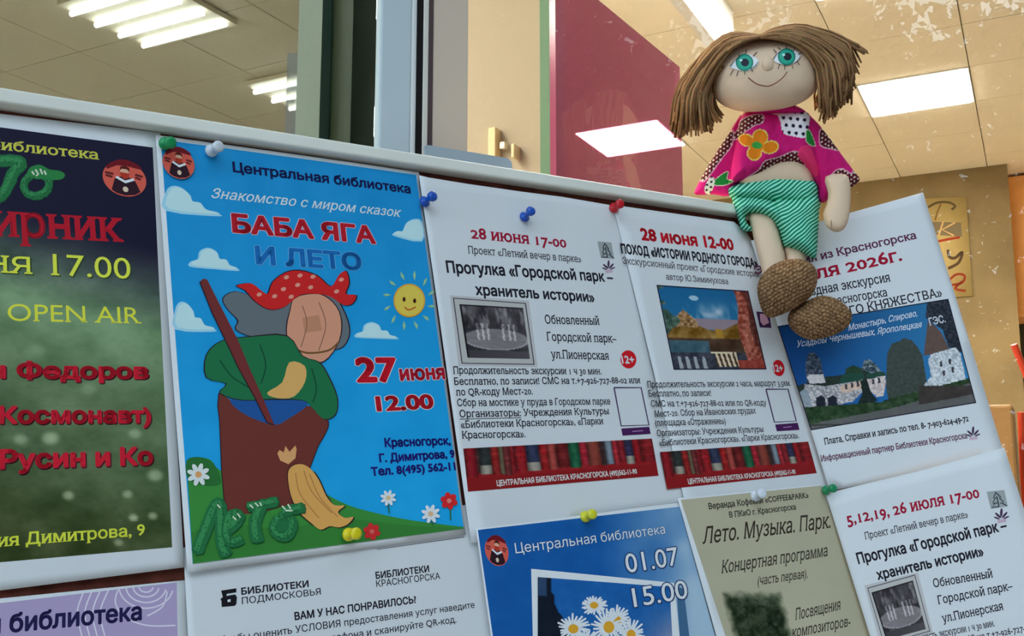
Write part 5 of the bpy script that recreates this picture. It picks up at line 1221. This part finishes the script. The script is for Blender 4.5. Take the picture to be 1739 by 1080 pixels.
inflate('leg', [(1334, 414), (1362, 418), (1368, 436), (1370, 480), (1350, 520), (1342, 500), (1336, 450)], 1.015, .010, .010, 16, m_skin, 4, tilt=(0, -.0003))
inflate('arm', [(1402, 300), (1436, 296), (1444, 316), (1444, 345), (1441, 372), (1433, 389), (1418, 394), (1403, 384), (1398, 364), (1404, 346), (1406, 328)], 1.012, .012, .012, 20, m_skin, 3, tilt=(0, -.0002))
fs = mat('stitch_thread', ink((120, 110, 96)), .8, .1)
for P in ([(1411, 374), (1412, 382), (1410, 388)],):
    v, f = tube([at_depth(x, y, .994) for x, y in P], .0004, 5); dmesh('finger_stitch', v, f, fs)
# crocheted shoes
def crochet(name, poly, depth, tf, R, rot):
    P = smoothpoly(poly, 4); v, f = fill(P, 1.6); v = np.array(v); nb = fill.nb; d = polydist(v[:, 0], v[:, 1], P); d[:nb] = 0
    pr = np.sqrt(np.clip(1 - (1 - np.clip(d / R, 0, 1)) ** 2, 0, 1)); c_, s_ = math.cos(rot), math.sin(rot)
    u = (v[:, 0] * c_ + v[:, 1] * s_) / 7.0; w_ = (-v[:, 0] * s_ + v[:, 1] * c_) / 6.0 + .7 * vnoise(v[:, 0], v[:, 1], 11, 4); u = u + .5 * (np.floor(w_) % 2) + .8 * (vnoise(v[:, 0], v[:, 1], 9, 2))
    cell = np.hypot(u - np.floor(u) - .5, (w_ - np.floor(w_) - .5)); bmp = (.5 - cell) * .0042 + (vnoise(v[:, 0], v[:, 1], 3.2, 5) - .5) * .0016
    r = c2w(np.stack([(v[:, 0] - CX) / F, (v[:, 1] - CY) / F, np.ones(len(v))], 1)); Vf = CAMO + r * (depth - tf * pr - bmp * np.clip(d / 5, .15, 1))[:, None]; Vb = CAMO + r * (depth + tf * .6 * pr)[:, None]
    V = list(Vf); rm = {i: i for i in range(nb)}
    for i in range(nb, len(v)): rm[i] = len(V); V.append(Vb[i])
    Fc = []
    for q in f:
        a, b, c = v[q[0]], v[q[1]], v[q[2]]; q = q[::-1] if (b[0] - a[0]) * (c[1] - a[1]) - (b[1] - a[1]) * (c[0] - a[0]) > 0 else q
        Fc.append(tuple(q)); Fc.append(tuple(rm[i] for i in q[::-1]))
    t = np.clip((.5 - cell) * 1.6 + .35 + (vnoise(v[:, 0], v[:, 1], 4, 7) - .5) * .5, 0, 1)[:, None]; C = np.array([66, 50, 34.]) * (1 - t) + np.array([136, 116, 88.]) * t
    C = ink_arr(np.concatenate([C, C[nb:]])); return dmesh(name, V, Fc, vcol_mat('brown_crochet', .95, .08, bump=(700, .5, .0006)), cols=C, smooth=True)
crochet('shoe', [(1350, 565), (1338, 548), (1341, 530), (1356, 518), (1376, 508), (1397, 502), (1422, 508), (1438, 520), (1447, 536), (1441, 553), (1424, 566), (1400, 574), (1374, 577)], .990, .022, 34, .4)
crochet('shoe', [(1286, 492), (1290, 474), (1302, 458), (1318, 447), (1338, 441), (1360, 440), (1378, 448), (1387, 460), (1388, 478), (1380, 500), (1362, 516), (1340, 529), (1312, 539), (1298, 534), (1290, 516)], .978, .026, 42, -.5)

bpy.data.objects.remove(_fo); bpy.data.curves.remove(_font_curve)
